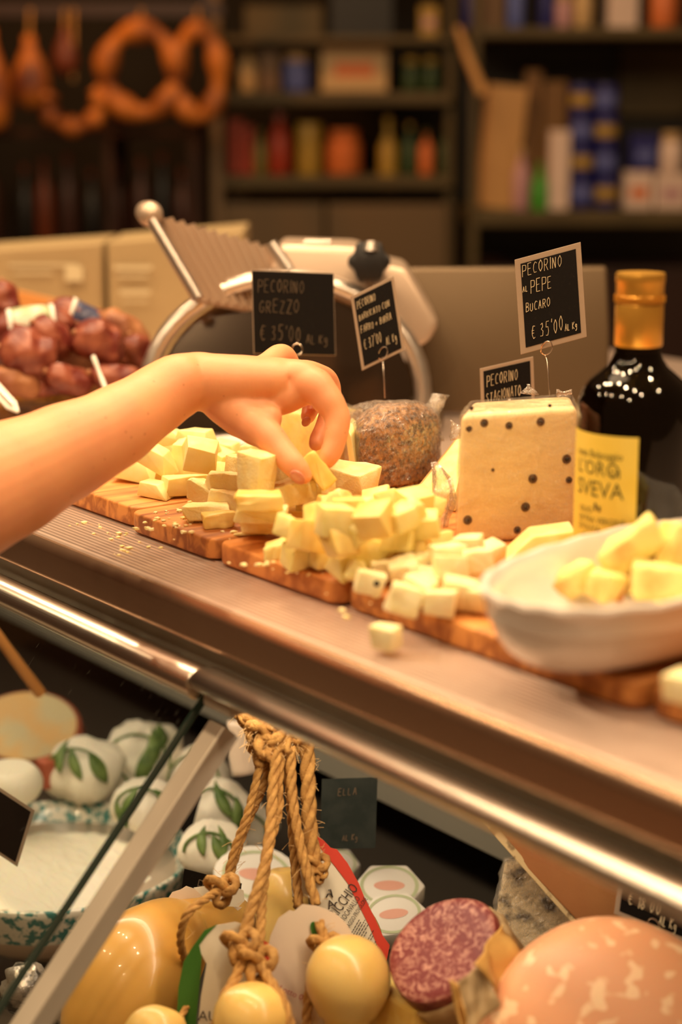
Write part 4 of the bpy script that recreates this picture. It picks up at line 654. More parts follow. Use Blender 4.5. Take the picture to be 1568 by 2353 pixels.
MB(T).prism([(0, -.007), (L2*.8, -.006), (L2, -.001), (L2, .002), (L2*.8, .006), (0, .006)], .003).build('arm', 'white_paper', p, bevel=.001); MB(T).tube([(0, 0, .004), (L2*.85, 0, .006)], .0012, 8).build('rib', 'steel', p)
s_ = pz(570, 1040, ZC); tag(MB(frame((s_.x, s_.y, ZC+.001))).lathe([(.018, 0), (.030, .001), (.045, .008), (.046, .009), (.030, .003), (.001, .0025)], 48).build('saucer', 'porcelain', None, smooth=True), 'small white saucer glimpsed between the wrist and the cheese', 'saucer')
# ------------------------------------------------------------ meat slicer
DS = 1.86
def sp(u, v, d=0): return pd(u, v, DS+d)
p = thing('meat_slicer', 'cast metal deli slicer with round blade guard, ribbed carriage and black knob', 'slicer', Vector((sp(700, 800).x, sp(700, 800).y, ZC)))
def flat(pts, th, d=0):                        # plate facing the viewer with thickness
    A_ = [sp(u, v, d) for u, v in pts]; B_ = [q+FW*th for q in A_]; n = len(pts); return MB().add(A_+B_, [tuple(range(n)), tuple(range(2*n-1, n-1, -1))]+[(i, (i+1) % n, n+(i+1) % n, n+i) for i in range(n)])
flat([(640, 560), (826, 566), (870, 600), (938, 615), (1012, 744), (984, 792), (935, 806), (720, 812), (640, 760), (615, 640)], .10, .02).build('gear_housing', 'steel_cast', p, smooth=True, bevel=.008, seg=4)
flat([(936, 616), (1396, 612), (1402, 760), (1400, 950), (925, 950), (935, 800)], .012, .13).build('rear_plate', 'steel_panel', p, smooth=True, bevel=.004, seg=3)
R = []
cu, cv, ra, rb = 655, 905, 318, 268
for i in range(49):
    t = 2*math.pi*i/48+math.pi/2; e = Vector((math.cos(t), math.sin(t))); c_ = sp(cu+ra*e.x, cv+rb*e.y, 0); o_ = (RT*e.x-UP*e.y)
    if i < 48 and c_.z > ZC+.012: R.append([c_+o_*.009*math.cos(a)+FW*.011*math.sin(a) for a in [2*math.pi*k/10 for k in range(10)]])
MB().rings(R).build('blade_guard', 'steel', p, smooth='full')
Tb = basis(sp(cu, cv, .012), RT, UP); zf = FW
bl = MB(Tb).prism([(.129*math.cos(2*math.pi*i/64), .109*math.sin(2*math.pi*i/64)) for i in range(64)], .002); bl.v = [Vector((q.x, q.y, max(q.z, ZC+.006))) for q in bl.v]; bl.build('blade', 'blade', p, smooth=True)
MB(Tb).lathe([(.036, -.010), (.036, .004), (.022, .008)], 40).build('blade_hub', 'steel', p, smooth=True)
# ribbed carriage plate
ca, cb_, cc2, cd2 = sp(338, 492, -.03), sp(632, 575, .05), sp(700, 735, .05), sp(458, 690, -.03)
m = MB(); nr = 12; rows = []; nn = (cb_-ca).cross(cd2-ca).normalized(); nn = nn if nn.dot(FW) < 0 else -nn
for i in range(nr*6+1):
    t = i/(nr*6); h = .0075*max(0, math.cos(2*math.pi*t*nr))**.7 if math.cos(2*math.pi*t*nr) > 0 else 0
    a1 = ca+(cb_-ca)*t; b1 = cd2+(cc2-cd2)*t; rows.append([a1+nn*h, b1+nn*h, b1-nn*.006, a1-nn*.006])
m.rings(rows).build('carriage_plate', 'steel_cast', p, smooth=True)
MB().tube([sp(348, 505, -.05), sp(455, 685, -.05)], .006, 14).build('edge_rail', 'steel', p, smooth=True)
MB().tube([sp(335, 487, -.02), sp(345, 492, -.04), sp(350, 497, -.055)], [.0108, .013, .010], 18).build('rail_end_cap', 'steel_cast', p, smooth='full')
MB().tube([sp(622, 560, 0), sp(665, 622, 0)], .007, 12).build('support_arm', 'steel', p, smooth=True)
m = MB(basis(sp(848, 606, .0), RT, UP)); pts = [(.0198*(1+.10*math.cos(6*t))*math.cos(t), .0198*(1+.10*math.cos(6*t))*math.sin(t)) for t in [2*math.pi*i/48 for i in range(48)]]
m.prism(pts, .022); m.prism([(x*.6, y*.6) for x, y in pts], -.02); kb = m.build('thickness_knob', 'black_plastic', p, smooth=True, bevel=.002)
MB().tube([sp(853, 578, -.02), sp(855, 556, -.02)], [.008, .0068], 14).build('knob_pointer', 'steel', kb, smooth=True)
MB().tube([sp(700, 560, .05), sp(760, 560, .05)], .004, 8).build('latch', 'steel', p)
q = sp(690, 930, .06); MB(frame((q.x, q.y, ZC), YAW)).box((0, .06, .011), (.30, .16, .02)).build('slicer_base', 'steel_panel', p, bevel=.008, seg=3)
# ------------------------------------------------------------ cartons and board at the left
def carton(u0, u1, vt0, vt1, vb, dep, label, ink):
    a, b = pd(u0, vt0, dep), pd(u1, vt1, dep); a_, b_ = Vector((a.x, a.y, ZC)), Vector((b.x, b.y, ZC)); z = (a.z+b.z)/2; t = thing('carton', label, 'carton', (a_+b_)/2); d = FW*.16
    MB().add([a_, b_, b_+d, a_+d, Vector((a.x, a.y, a.z)), Vector((b.x, b.y, b.z)), Vector((b.x, b.y, b.z))+d, Vector((a.x, a.y, a.z))+d], [(0, 3, 2, 1), (4, 5, 6, 7), (0, 1, 5, 4), (1, 2, 6, 5), (2, 3, 7, 6), (3, 0, 4, 7)]).build('box', 'carton', t, bevel=.003)
    for (x0, y0, x1, y1) in ink:
        A_ = [pd(x, y, dep)-FW*.0008 for x, y in ((x0, y0), (x1, y0), (x1, y1), (x0, y1))]; MB().add(A_+[q+FW*.0005 for q in A_], [(0, 1, 2, 3), (7, 6, 5, 4)]).build('print', 'carton_ink', t)
carton(-60, 236, 578, 558, 830, 2.42, 'pale cardboard carton at the left edge behind the sausages', [(20, 606, 180, 612), (150, 612, 190, 646), (262-230, 625, 120, 630)])
carton(246, 560, 556, 530, 830, 2.40, 'pale printed cardboard carton behind the slicer carriage', [(262, 610, 350, 620), (270, 632, 340, 637), (275, 666, 345, 676), (280, 690, 340, 694)])
q0, q1, q2 = pd(-80, 640, 2.3), pd(225, 712, 2.24), pd(215, 770, 2.24); T = basis(q0, q1-q0, UP)
tag(MB(T).box(((q1-q0).length/2, -.016, -.01), ((q1-q0).length, .034, .02)).build('wooden_tray', 'orange_wood', None, bevel=.002), 'orange wooden tray edge between the sausages and the cartons', 'tray')
# ------------------------------------------------------------ rear shelving with goods
LS = 4.4
def zl(v, L=LS): return pl(CX, v, L).z
def xl_(u, v=300, L=LS): return (pl(u, v, L)-CAM).dot(RT)
s0 = thing('shelving_unit', 'brown metal and wood shelving unit with a pale corner post behind the slicer', 'shelf', Vector((0, 0, 0))+FW*LS+RT*xl_(790), YAW)
def sbox(par, u0, u1, v0, v1, d0, d1, nm, m_, L=LS, bev=.004): z1, z0 = zl(v0, L), zl(v1, L); x0, x1 = xl_(u0, (v0+v1)/2, L), xl_(u1, (v0+v1)/2, L); return MB(T0).box(((x0+x1)/2, L+(d0+d1)/2, (z0+z1)/2), (x1-x0, d1-d0, z1-z0)).build(nm, m_, par, bevel=bev)
def post(par, u, w, m_, L=LS, d=0): x = xl_(u, 300, L); return MB(T0).box((x, L+d+.015, 1.4), (w, .03, 2.6)).build('post', m_, par, bevel=.003)
post(s0, 497, .026, 'post'); post(s0, 1036, .020, 'shelf_wood', d=.02)
for v0, v1 in ((-150, -132), (82, 100), (212, 240), (405, 432)): sbox(s0, 510, 1044, v0, v1, .0, .30, 'shelf_board', 'shelf_wood')
for u0, u1 in ((505, 745), (752, 1040)): sbox(s0, u0, u1, 470, 1400, .02, .36, 'cupboard_door', 'cupboard')
s1 = thing('shelving_unit', 'dark shelving unit on the right holding blue tins and boxes', 'shelf', FW*(LS-.25)+RT*xl_(1330, 300, LS-.25), YAW); L1 = LS-.25
post(s1, 1092, .02, 'shelf_wood', L1); post(s1, 1640, .02, 'shelf_wood', L1)
for v0, v1 in ((62, 88), (482, 520)): sbox(s1, 1080, 1650, v0, v1, 0, .34, 'shelf_board', 'shelf_wood', L1)
sbox(s1, 1082, 1650, 88, 482, .33, .35, 'back_panel', 'g_black', L1); sbox(s1, 1470, 1640, 95, 270, .30, .33, 'upper_door', 'shelf_wood', L1); sbox(s1, 1085, 1650, 620, 1500, .05, .34, 'cupboard_door', 'g_dark', L1)
def good(kind, u0, u1, vt, vb, m_, label, L=LS, m2=None, dd=.06, group='goods on the rear shelves', lean=0):
    names = {'box': ('product_box', 'box'), 'bottle': ('bottle', 'bottle'), 'jar': ('jar', 'jar'), 'tin': ('tin', 'tin')}; x0, x1 = xl_(u0, vb, L), xl_(u1, vb, L); z0, z1 = zl(vb, L), zl(vt, L); w, h = x1-x0, z1-z0
    if kind == 'box': dpt = min(.12, max(.03, w))
    else: dpt = w
    base = Vector((0, 0, 0))+RT*(x0+x1)/2+FW*(L+dd)+Vector((0, 0, z0)); t = thing(names[kind][0], label, names[kind][1], base, YAW, group); T = frame(base, YAW)
    if lean: T = T @ Matrix.Rotation(math.radians(lean), 4, 'Y')
    r = w/2
    if kind == 'box': MB(T).box((0, dpt/2, h/2), (w, dpt, h)).build('carton_body', m_, t, bevel=.002); MB(T).box((0, -.0006, h*.45), (w*.6, .001, h*.3)).build('front_panel', m2 or m_, t)
    elif kind == 'tin': MB(T).lathe([(r*.96, 0), (r, .003), (r, h-.003), (r*.96, h), (r*.9, h-.002)], 24, T @ Matrix.Translation((0, r, 0))).build('tin_body', m_, t, smooth=True); MB(T).lathe([(r*1.01, h*.3), (r*1.01, h*.7)], 24, T @ Matrix.Translation((0, r, 0))).build('tin_label', m2 or m_, t, smooth=True)
    elif kind == 'jar': MB().lathe([(r*.9, 0), (r, .006), (r, h*.68), (r*.75, h*.8)], 24, T @ Matrix.Translation((0, r, 0))).build('jar_body', m_, t, smooth=True); MB().lathe([(r*.8, h*.8), (r*.82, h*.82), (r*.82, h), (r*.7, h)], 24, T @ Matrix.Translation((0, r, 0))).build('lid', m2 or 'g_cream', t, smooth=True)
    else: MB().lathe([(r*.92, 0), (r, .005), (r, h*.58), (r*.7, h*.68), (r*.34, h*.78), (r*.32, h*.9)], 24, T @ Matrix.Translation((0, r, 0))).build('bottle_body', m_, t, smooth=True); MB().lathe([(r*.36, h*.9), (r*.38, h*.91), (r*.38, h), (r*.3, h)], 20, T @ Matrix.Translation((0, r, 0))).build('cap', m2 or m_, t, smooth=True)
B_ = 'third shelf, '; 
for g in [('bottle', 545, 588, 110, 210, 'g_cream', 'small cream bottle at the left end of the upper left shelf'), ('box', 594, 640, 118, 210, 'g_brown', 'brown box beside the small cream bottle'), ('jar', 648, 712, 122, 210, 'g_blue2', 'blue and grey jar on the upper left shelf'), ('box', 738, 892, 96, 210, 'g_cream', 'wide cream and orange box in the middle of the upper left shelf', LS, 'g_orange'), ('box', 760, 905, -20, 82, 'g_black', 'big black case on the top left shelf'),
          ('jar', 928, 968, 130, 210, 'g_green', 'dark jar with a gold lid, left of its twin on the upper shelf', LS, 'g_yellow'), ('jar', 974, 1014, 130, 210, 'g_green', 'dark jar with a gold lid, right of its twin on the upper shelf', LS, 'g_yellow'), ('box', 968, 1010, 10, 82, 'g_yellow', 'small ochre packet on the top left shelf', LS, 'g_pink'), ('box', 560, 740, 10, 82, 'shelf_wood', 'long brown box on the top left shelf'),
          ('box', 524, 556, 275, 403, 'g_red', 'tall dark red box at the left end of the lower shelf'), ('box', 560, 580, 290, 403, 'g_red', 'slim red box next to the tall red one'), ('bottle', 580, 612, 300, 403, 'g_olive', 'olive bottle between the red boxes and the pink packet'), ('bottle', 612, 668, 255, 403, 'g_red', 'red bottle with a pale pink top', LS, 'g_pink'), ('tin', 680, 738, 285, 412, 'g_yellow', 'tall yellow tin on the lower left shelf'),
          ('jar', 748, 832, 300, 403, 'g_orange', 'round jar of orange sauce on the lower left shelf', LS, 'g_orange'), ('bottle', 872, 916, 270, 440, 'g_yellow', 'yellow oil bottle on the lower left shelf'), ('bottle', 926, 962, 285, 403, 'g_green', 'dark green bottle right of the yellow oil bottle', LS, 'g_yellow'), ('bottle', 966, 1000, 300, 403, 'g_orange', 'amber bottle among the green ones', LS, 'g_olive'), ('bottle', 1010, 1048, 290, 403, 'g_green', 'dark green bottle at the right end of the lower left shelf', LS, 'g_brown'), ('jar', 520, 572, 440, 500, 'g_black', 'black round object under the lower left shelf'),
          ('box', 1100, 1190, 195, 482, 'g_tan', 'large tan paper sheet leaning on the right shelf', L1, 'g_tan', .05, 'goods on the rear shelves', 5), ('box', 1215, 1252, 160, 482, 'g_carton', 'tall brown carton behind the green bottle', L1, None, .12), ('box', 1258, 1312, 185, 482, 'g_carton', 'tall brown carton behind the white roll', L1, None, .12), ('bottle', 1180, 1218, 340, 482, 'g_pink', 'pinkish bottle beside the leaning tan sheet', L1, 'g_cream', .0), ('bottle', 1222, 1262, 375, 492, 'g_lime', 'bright green bottle on the right shelf', L1, 'g_lime', .0), ('box', 1262, 1308, 300, 490, 'g_white', 'tall white box in front of the brown cartons', L1, None, .01)]: good(*g)
for col, u in enumerate((1342, 1398)):
    for row in range(4):
        good('tin', u-27, u+27, 410-row*72, 480-row*72, 'g_blue', ['left', 'right'][col]+' blue tin in the '+['bottom', 'second', 'third', 'top'][row]+' layer of the stack of blue tins', L1, 'g_blue2' if (row+col) % 2 == 0 else 'g_yellow', .01, 'stacked blue tins on the right shelf')
for g in [('box', 1436, 1500, 395, 482, 'g_white', 'low white and orange packet right of the blue tins', L1, 'g_orange', 0), ('box', 1506, 1580, 400, 482, 'g_white', 'low white packet at the right edge of the photo', L1, 'g_pink', 0), ('box', 1452, 1515, 310, 394, 'g_blue', 'dark blue packet on top of the low white one', L1, 'g_blue2', .01), ('jar', 1520, 1575, 305, 399, 'g_white', 'white jar on top of the right low packet', L1, 'g_cream', 0),
          ('bottle', 1068, 1104, -70, 62, 'g_blue', 'blue bottle at the left end of the top right shelf', L1), ('bottle', 1172, 1212, -70, 62, 'g_blue2', 'paler blue bottle on the top right shelf', L1), ('bottle', 1246, 1284, -70, 62, 'g_blue', 'dark blue bottle left of the pink jar', L1), ('jar', 1285, 1325, -20, 62, 'g_pink', 'pinkish jar on the top right shelf', L1), ('jar', 1328, 1374, -40, 62, 'g_cream', 'cream jar left of the tall white carton', L1), ('box', 1408, 1476, -90, 62, 'g_white', 'tall white carton on the top right shelf', L1), ('jar', 1508, 1575, -60, 62, 'g_orange', 'orange and white jar at the right end of the top shelf', L1, 'g_white'), ('box', 1108, 1165, -70, 62, 'g_brown', 'brown box between two blue bottles on the top right shelf', L1)]: good(*g)
tag(MB().tube([pl(1052, 60, 4.05), pl(1075, 130, 4.05), pl(1112, 215, 4.05)], [.006, .010, .012], 12).build('hanging_scoop', 'g_tan', None, smooth=True), 'pale handle hanging diagonally between the two shelving units', 'utensil')
# hams and sausage rings in the warm dark corner
LH = 4.2
rk = thing('hanging_rail', 'dark wooden rail carrying hams in the dim left corner', 'rail', FW*LH+RT*xl_(200, 0, LH), YAW)
MB(T0).box((xl_(200, 0, LH), LH+.05, zl(20, LH)), (xl_(470, 0, LH)-xl_(-150, 0, LH), .03, .03)).build('rail_bar', 'g_dark', rk)
for u in (-150, 470): MB(T0).box((xl_(u, 0, LH), LH+.05, zl(20, LH)+.3), (.02, .03, .6)).build('rail_hanger', 'g_dark', rk)
def ring_sausage(u, v, ru, rv, tw, label, a0=0, a1=360):
    t = thing('ring_sausage', label, 'sausage', pl(u, v, LH), 0, 'cured rings hanging in the dark corner'); s_ = LH/4307; n = 28; P = [pl(u, v, LH)+RT*ru*s_*math.cos(math.radians(a0+(a1-a0)*i/n))+UPZ*rv*s_*math.sin(math.radians(a0+(a1-a0)*i/n)) for i in range(n if a1-a0 == 360 else n+1)]
    MB().tube(P, [tw*s_*(1+.28*math.sin(i*1.1)) for i in range(len(P))], 12, closed=(a1-a0 == 360)).build('casing', 'ham', t, smooth='full'); MB().tube([pl(u, v, LH)+UPZ*rv*s_, pl(u, 20, LH)], .004, 6).build('string', 'rope', t)
ring_sausage(325, 165, 82, 92, 24, 'glowing orange sausage ring left of the corner post'); ring_sausage(170, 238, 62, 52, 20, 'smaller orange sausage ring under the ham', 150, 400); ring_sausage(455, 170, 50, 95, 22, 'orange sausage ring half hidden behind the corner post')
for i, (u, v, w, h, m_, lab) in enumerate([(70, 170, 46, 78, 'ham', 'orange-lit ham hanging at the upper left'), (-20, 190, 46, 110, 'ham', 'ham cut off by the left edge in the dark corner'), (150, 120, 30, 52, 'ham_dark', 'dark small ham between the ham and the ring')]):
    s_ = LH/4307; t = thing('cured_ham', lab, 'ham', pl(u, v, LH), YAW, 'hams hanging in the dark corner'); T = frame(pl(u, v, LH), YAW)
    MB().lathe([(w*s_*k, h*s_*z) for k, z in ((.2, -1), (.75, -.85), (1, -.45), (.9, 0), (.6, .45), (.32, .8), (.28, 1.1))], 24, T, 1, .7).build('meat', m_, t, smooth='full'); MB().tube([T @ Vector((0, 0, h*s_)), pl(u, 20, LH)], .004, 6).build('string', 'rope', t)
r2 = thing('wine_rack', 'dark wooden rack of bottles below the hams', 'rack', FW*(LH+.1)+RT*xl_(200, 0, LH), YAW)
for v in (300, 560): sbox(r2, -200, 452, v, v+16, .0, .3, 'shelf_board', 'wall_dark', LH+.1)
for u in (-200, 250, 446): MB(T0).box((xl_(u, 400, LH+.1), LH+.25, .7), (.02, .3, 1.4+.3)).build('upright', 'wall_dark', r2)
for i, (u, m_) in enumerate([(-30, 'wine'), (50, 'g_black'), (95, 'ham_dark'), (150, 'wine'), (205, 'g_black'), (262, 'wine'), (320, 'wine'), (370, 'g_black'), (415, 'wine')]): good('bottle', u-22, u+22, 345+(i*37) % 50, 558, m_, 'dark bottle number %s from the left in the shadowy rack' % ['one', 'two', 'three', 'four', 'five', 'six', 'seven', 'eight', 'nine'][i], LH+.1, 'ham_dark', .05, 'bottles in the shadowy rack')
#%%CASE
KS = 1.16                                    # how deep into the case the goods stand
def pdc(u, v, dep): return CAM+ray(u, v)*dep*KS
pd_room, pd = pd, pdc
# ------------------------------------------------------------ inside the glass case
def rope_parts(par, pts, r, seed=0, fray=0, name='rope', mt='rope'):
    P = crom(pts, 14); L = [0]
    for i in range(1, len(P)): L.append(L[-1]+(P[i]-P[i-1]).length)
    m = MB()
    for s_ in range(3):
        Q = []; ref = None
        for i, c_ in enumerate(P):
            t = (P[min(i+1, len(P)-1)]-P[max(i-1, 0)]).normalized(); ref = t.orthogonal().normalized() if ref is None else (ref-t*ref.dot(t)).normalized(); b = t.cross(ref); a_ = L[i]*2*math.pi/(r*9)+s_*2*math.pi/3+seed
            Q.append(c_+(ref*math.cos(a_)+b*math.sin(a_))*r*.52)
        m.tube(Q, r*.62, 7)
    o = m.build(name, mt, par, smooth='full')
    if fray:
        m = MB(); rg = random.Random(seed)
        for k in range(fray):
            i = rg.randrange(len(P)); a = rg.uniform(-1, 1); d = (RT*(1 if rg.random() < .65 else -1)+UP*a*.8-AX*rg.uniform(-.3, .6)).normalized(); l = rg.uniform(.004, .013)
            q = P[i]; m.tube(crom([q, q+d*l*.5+UP*rg.uniform(-.002, .003), q+d*l+UP*rg.uniform(-.004, .005)], 3), .00018, 4)
        f = m.build('frayed_fibre', 'fray', par); f['kind'] = 'stuff'
    return o
def knot(par, c, s, seed, ax=None):
    rg = random.Random(seed); P = []
    for i in range(26):
        t = 2*math.pi*i/26; P.append(c+(RT*(math.sin(t)+1.6*math.sin(2*t))*.42+UP*(math.cos(t)-1.6*math.cos(2*t))*.42+AX*(-math.sin(3*t))*.55)*s)
    m = MB()
    for s_ in range(2): m.tube([q+(RT*math.cos(i*1.3+s_*3.1)+UP*math.sin(i*1.3+s_*3.1))*s*.10 for i, q in enumerate(P)], s*.27, 8, closed=True)
    return m.build('knot', 'rope', par, smooth='full')
TW = 1.20
top = pd(640, 1672, TW)
kn = thing('twine_bundle', 'frayed jute knot tied under the rail where all the cheese ropes meet', 'rope', top)
for i, (u, v, s_) in enumerate([(584, 1668, .010), (610, 1692, .013), (642, 1682, .013), (672, 1692, .011), (600, 1728, .009), (628, 1712, .010)]): knot(kn, pd(u, v, TW-.004*(i % 2)), s_, i)
rope_parts(kn, [pd(545, 1640, TW), pd(575, 1662, TW-.004), pd(640, 1672, TW-.008), pd(690, 1690, TW)], .0035, 3, 60)
m = MB(); rg = random.Random(8)
for k in range(90):
    q = pd(rg.uniform(565, 690), rg.uniform(1660, 1725), TW-.006); d = (RT*rg.uniform(-1, 1)-UP*rg.uniform(-.6, 1)-AX*.4).normalized(); m.tube(crom([q, q+d*.005, q+d*.010-UP*.002], 2), .0002, 4)
tag(m.build('frayed_fibre', 'fray', kn), None, None, None, 'stuff')
def cacio(label, body, group='pear-shaped cheeses hanging on jute ropes'):
    t = thing('caciocavallo_cheese', label, 'cheese', body, 0, group); return t
def blob(par, name, rings_, m_, n=40, sm=4):     # rings_: (u, v, dep, radius px) along an axis
    m = MB(); P = [pd(u, v, d) for u, v, d, r in rings_]; Rr = [r*d*KS/4200 for u, v, d, r in rings_]; c = crom(P, 10); N = len(P)-1; rr = []
    for i in range(len(c)): j = min(i//10, N-1); t = i/10-j; p0, p1, p2, p3 = Rr[max(j-1, 0)], Rr[j], Rr[j+1], Rr[min(j+2, N)]; rr.append(max(.0003, .5*(2*p1+(p2-p0)*t+(2*p0-5*p1+4*p2-p3)*t*t+(3*p1-p0-3*p2+p3)*t**3)))
    return m.tube(c, rr, n).build(name, m_, par, smooth='full')
# big cheese at the left, cinched by a rope, its head to the right
c1 = cacio('largest pear-shaped cheese at the left, dark gold, cinched by a thin rope', pd(330, 2200, 1.22))
blob(c1, 'cheese_body', [(205, 2475, 1.17, 8), (225, 2450, 1.175, 80), (262, 2350, 1.185, 128), (318, 2240, 1.20, 142), (385, 2165, 1.22, 108), (425, 2140, 1.235, 74), (465, 2130, 1.245, 74), (520, 2120, 1.26, 70), (560, 2115, 1.27, 45), (578, 2110, 1.275, 6)], 'cacio', 48)
rope_parts(c1, [pd(512, 2040, 1.19), pd(470, 2068, 1.165), pd(432, 2100, 1.155), pd(416, 2145, 1.16), pd(420, 2190, 1.17), pd(440, 2230, 1.19)], .0030, 1, 14)
rope_parts(c1, [pd(604, 1705, TW), pd(590, 1790, TW), pd(566, 1880, TW), pd(540, 1950, TW), pd(518, 2035, TW)], .0030, 2, 16); rope_parts(c1, [pd(622, 1720, TW+.005), pd(604, 1810, TW+.005), pd(570, 1890, TW+.004), pd(545, 1960, TW+.003), pd(524, 2030, TW)], .0028, 4, 8); knot(c1, pd(510, 2042, 1.185), .011, 3)
def card_tag(par, label, pts, dep, m_, name='paper_tag', th=.0006, hole=None, tilt=(0, 0), cat='label tag'):
    A_ = [pd(u, v, dep+tilt[0]*(u-pts[0][0])/400+tilt[1]*(v-pts[0][1])/400) for u, v in pts]; cv = A_; n = len(cv); m = MB(); m.add(cv+[q+AX*th for q in cv], [tuple(range(n)), tuple(range(2*n-1, n-1, -1))]+[(i, (i+1) % n, n+(i+1) % n, n+i) for i in range(n)]); o = m.build(name, m_, par, tri=True)
    return o
# folded tag on the big cheese
card_tag(c1, '', [(382, 2092), (384, 2068), (396, 2050), (415, 2044), (428, 2036), (446, 2042), (470, 2062), (520, 2080), (556, 2085), (540, 2098), (440, 2102), (392, 2104)], 1.235, 'tag_paper', tilt=(.02, 0)); card_tag(c1, '', [(445, 2040), (472, 2066), (510, 2082), (548, 2084), (562, 2070), (560, 2046), (520, 2030), (486, 2034)], 1.225, 'tag_white', 'tag_flap', tilt=(.03, 0))
c1b = cacio('pale cheese peeping up at the bottom edge left of the green striped tag', pd(380, 2330, 1.13)); blob(c1b, 'cheese_body', [(285, 2420, 1.11, 8), (310, 2405, 1.11, 50), (350, 2380, 1.11, 68), (392, 2350, 1.115, 50), (408, 2330, 1.12, 8)], 'cacio_ball'); rope_parts(c1b, [pd(440, 2300, 1.15), pd(420, 2330, 1.14), pd(400, 2390, 1.12)], .0024, 9)
# cheese at the back
c4 = cacio('pale yellow cheese hanging behind the middle ropes', pd(650, 2080, 1.36)); blob(c4, 'cheese_body', [(655, 1994, 1.37, 8), (655, 2002, 1.37, 34), (652, 2040, 1.37, 56), (648, 2090, 1.37, 62), (640, 2150, 1.37, 74), (640, 2240, 1.37, 95), (640, 2330, 1.37, 60), (640, 2370, 1.37, 8)], 'cacio_ball'); rope_parts(c4, [pd(660, 1715, TW), pd(668, 1850, TW+.01), pd(675, 1960, TW+.07), pd(682, 2085, TW+.13)], .0031, 6, 10)
# striped front tag with its cheese
c2 = cacio('round cheese head at the bottom centre in front of the green striped tag', pd(580, 2340, 1.09)); blob(c2, 'cheese_body', [(580, 2260, 1.10, 6), (580, 2264, 1.10, 34), (580, 2285, 1.10, 70), (580, 2330, 1.10, 90), (580, 2380, 1.10, 84), (582, 2420, 1.10, 50), (584, 2470, 1.10, 80), (584, 2560, 1.10, 96), (584, 2660, 1.10, 80), (584, 2720, 1.10, 8)], 'cacio_ball')
rope_parts(c2, [pd(640, 1700, TW-.006), pd(628, 1800, TW-.01), pd(622, 1900, TW-.02), pd(608, 1990, TW-.035), pd(580, 2080, TW-.05), pd(558, 2160, 1.135)], .0040, 1, 18); rope_parts(c2, [pd(650, 1700, TW-.004), pd(640, 1800, TW-.004), pd(640, 1860, TW-.006), pd(618, 1950, TW-.02), pd(604, 2050, TW-.035), pd(598, 2150, 1.14), pd(590, 2210, 1.13)], .0036, 2, 14)
knot(c2, pd(552, 2172, 1.128), .0115, 2); knot(c2, pd(592, 2215, 1.122), .0120, 3); knot(c2, pd(570, 2195, 1.126), .009, 5)
rope_parts(c2, [pd(560, 2200, 1.125), pd(540, 2250, 1.115), pd(512, 2300, 1.105), pd(496, 2360, 1.10)], .0036, 7, 6); rope_parts(c2, [pd(598, 2215, 1.12), pd(625, 2260, 1.105), pd(650, 2300, 1.095), pd(668, 2360, 1.09)], .0036, 8, 6)
t_ = card_tag(c2, '', [(448, 2440), (455, 2360), (462, 2290), (475, 2215), (462, 2190), (456, 2165), (476, 2138), (500, 2126), (540, 2119), (575, 2128), (598, 2150), (608, 2175), (604, 2210), (612, 2260), (618, 2440)], 1.145, 'tag_white'); o_ = card_tag(t_, '', [(500, 2124), (470, 2138), (440, 2180), (422, 2210), (410, 2270), (406, 2340), (408, 2440), (446, 2440), (452, 2340), (460, 2250), (464, 2200), (458, 2172), (476, 2148)], 1.1442, 'tag_green', 'green_stripe')
card_tag(t_, '', [(604, 2160), (618, 2168), (624, 2190), (620, 2240), (640, 2300), (645, 2440), (610, 2440), (604, 2300), (600, 2230)], 1.1442, 'tag_red', 'red_stripe')
def tagtext(par, txt, u, v, dep, size, ang=0, m_='ink', sx=1, shear=0): a_ = math.radians(ang); T = Matrix((RT*math.cos(a_)+UP*math.sin(a_), UP*math.cos(a_)-RT*math.sin(a_), -AX)).transposed().to_4x4(); T.translation = pd(u, v, dep); lettering(txt, size, T, par, m_, sx)
tagtext(t_, 'AU', 455, 2345, 1.1425, .0105, -3, sx=1)
# blank tag with cheese ball right
c3 = cacio('smooth round cheese head hanging right of centre at the bottom', pd(800, 2250, 1.13)); blob(c3, 'cheese_body', [(800, 2152, 1.13, 6), (800, 2156, 1.13, 36), (800, 2180, 1.13, 72), (800, 2225, 1.13, 95), (800, 2275, 1.13, 96), (798, 2325, 1.13, 72), (797, 2355, 1.13, 52), (796, 2400, 1.13, 80), (796, 2480, 1.13, 100), (796, 2580, 1.13, 90), (796, 2650, 1.13, 8)], 'cacio_ball')
rope_parts(c3, [pd(668, 1715, TW-.006), pd(672, 1830, TW-.006), pd(690, 1940, TW-.01), pd(710, 2020, TW-.015), pd(728, 2080, TW-.02)], .0038, 3, 12); rope_parts(c3, [pd(655, 1720, TW-.002), pd(668, 1850, TW+.003), pd(676, 1960, TW+.003), pd(688, 2085, TW-.005)], .0034, 5, 10)
tb_ = card_tag(c3, '', [(612, 2440), (606, 2300), (612, 2200), (622, 2150), (640, 2110), (665, 2092), (676, 2094), (695, 2078), (730, 2082), (770, 2098), (795, 2120), (812, 2150), (815, 2185), (806, 2215), (790, 2240), (760, 2300), (720, 2440)], 1.155, 'tag_paper'); tagtext(tb_, 'Lotto 087', 640, 2275, 1.1535, .0062, -24, 'ink_red')
MB(basis(pd(736, 2150, 1.1535), RT*.5-UP*.85, RT)).lathe([(.0075, 0), (.0078, .0004)], 24, None, 1.5, .62).build('punched_hole', 'tag_green', tb_); knot(c3, pd(746, 2178, 1.146), .0105, 4); rope_parts(c3, [pd(734, 2118, 1.152), pd(742, 2145, 1.148), pd(746, 2170, 1.145), pd(728, 2210, 1.14), pd(712, 2270, 1.135), pd(704, 2360, 1.13)], .0036, 6, 6)
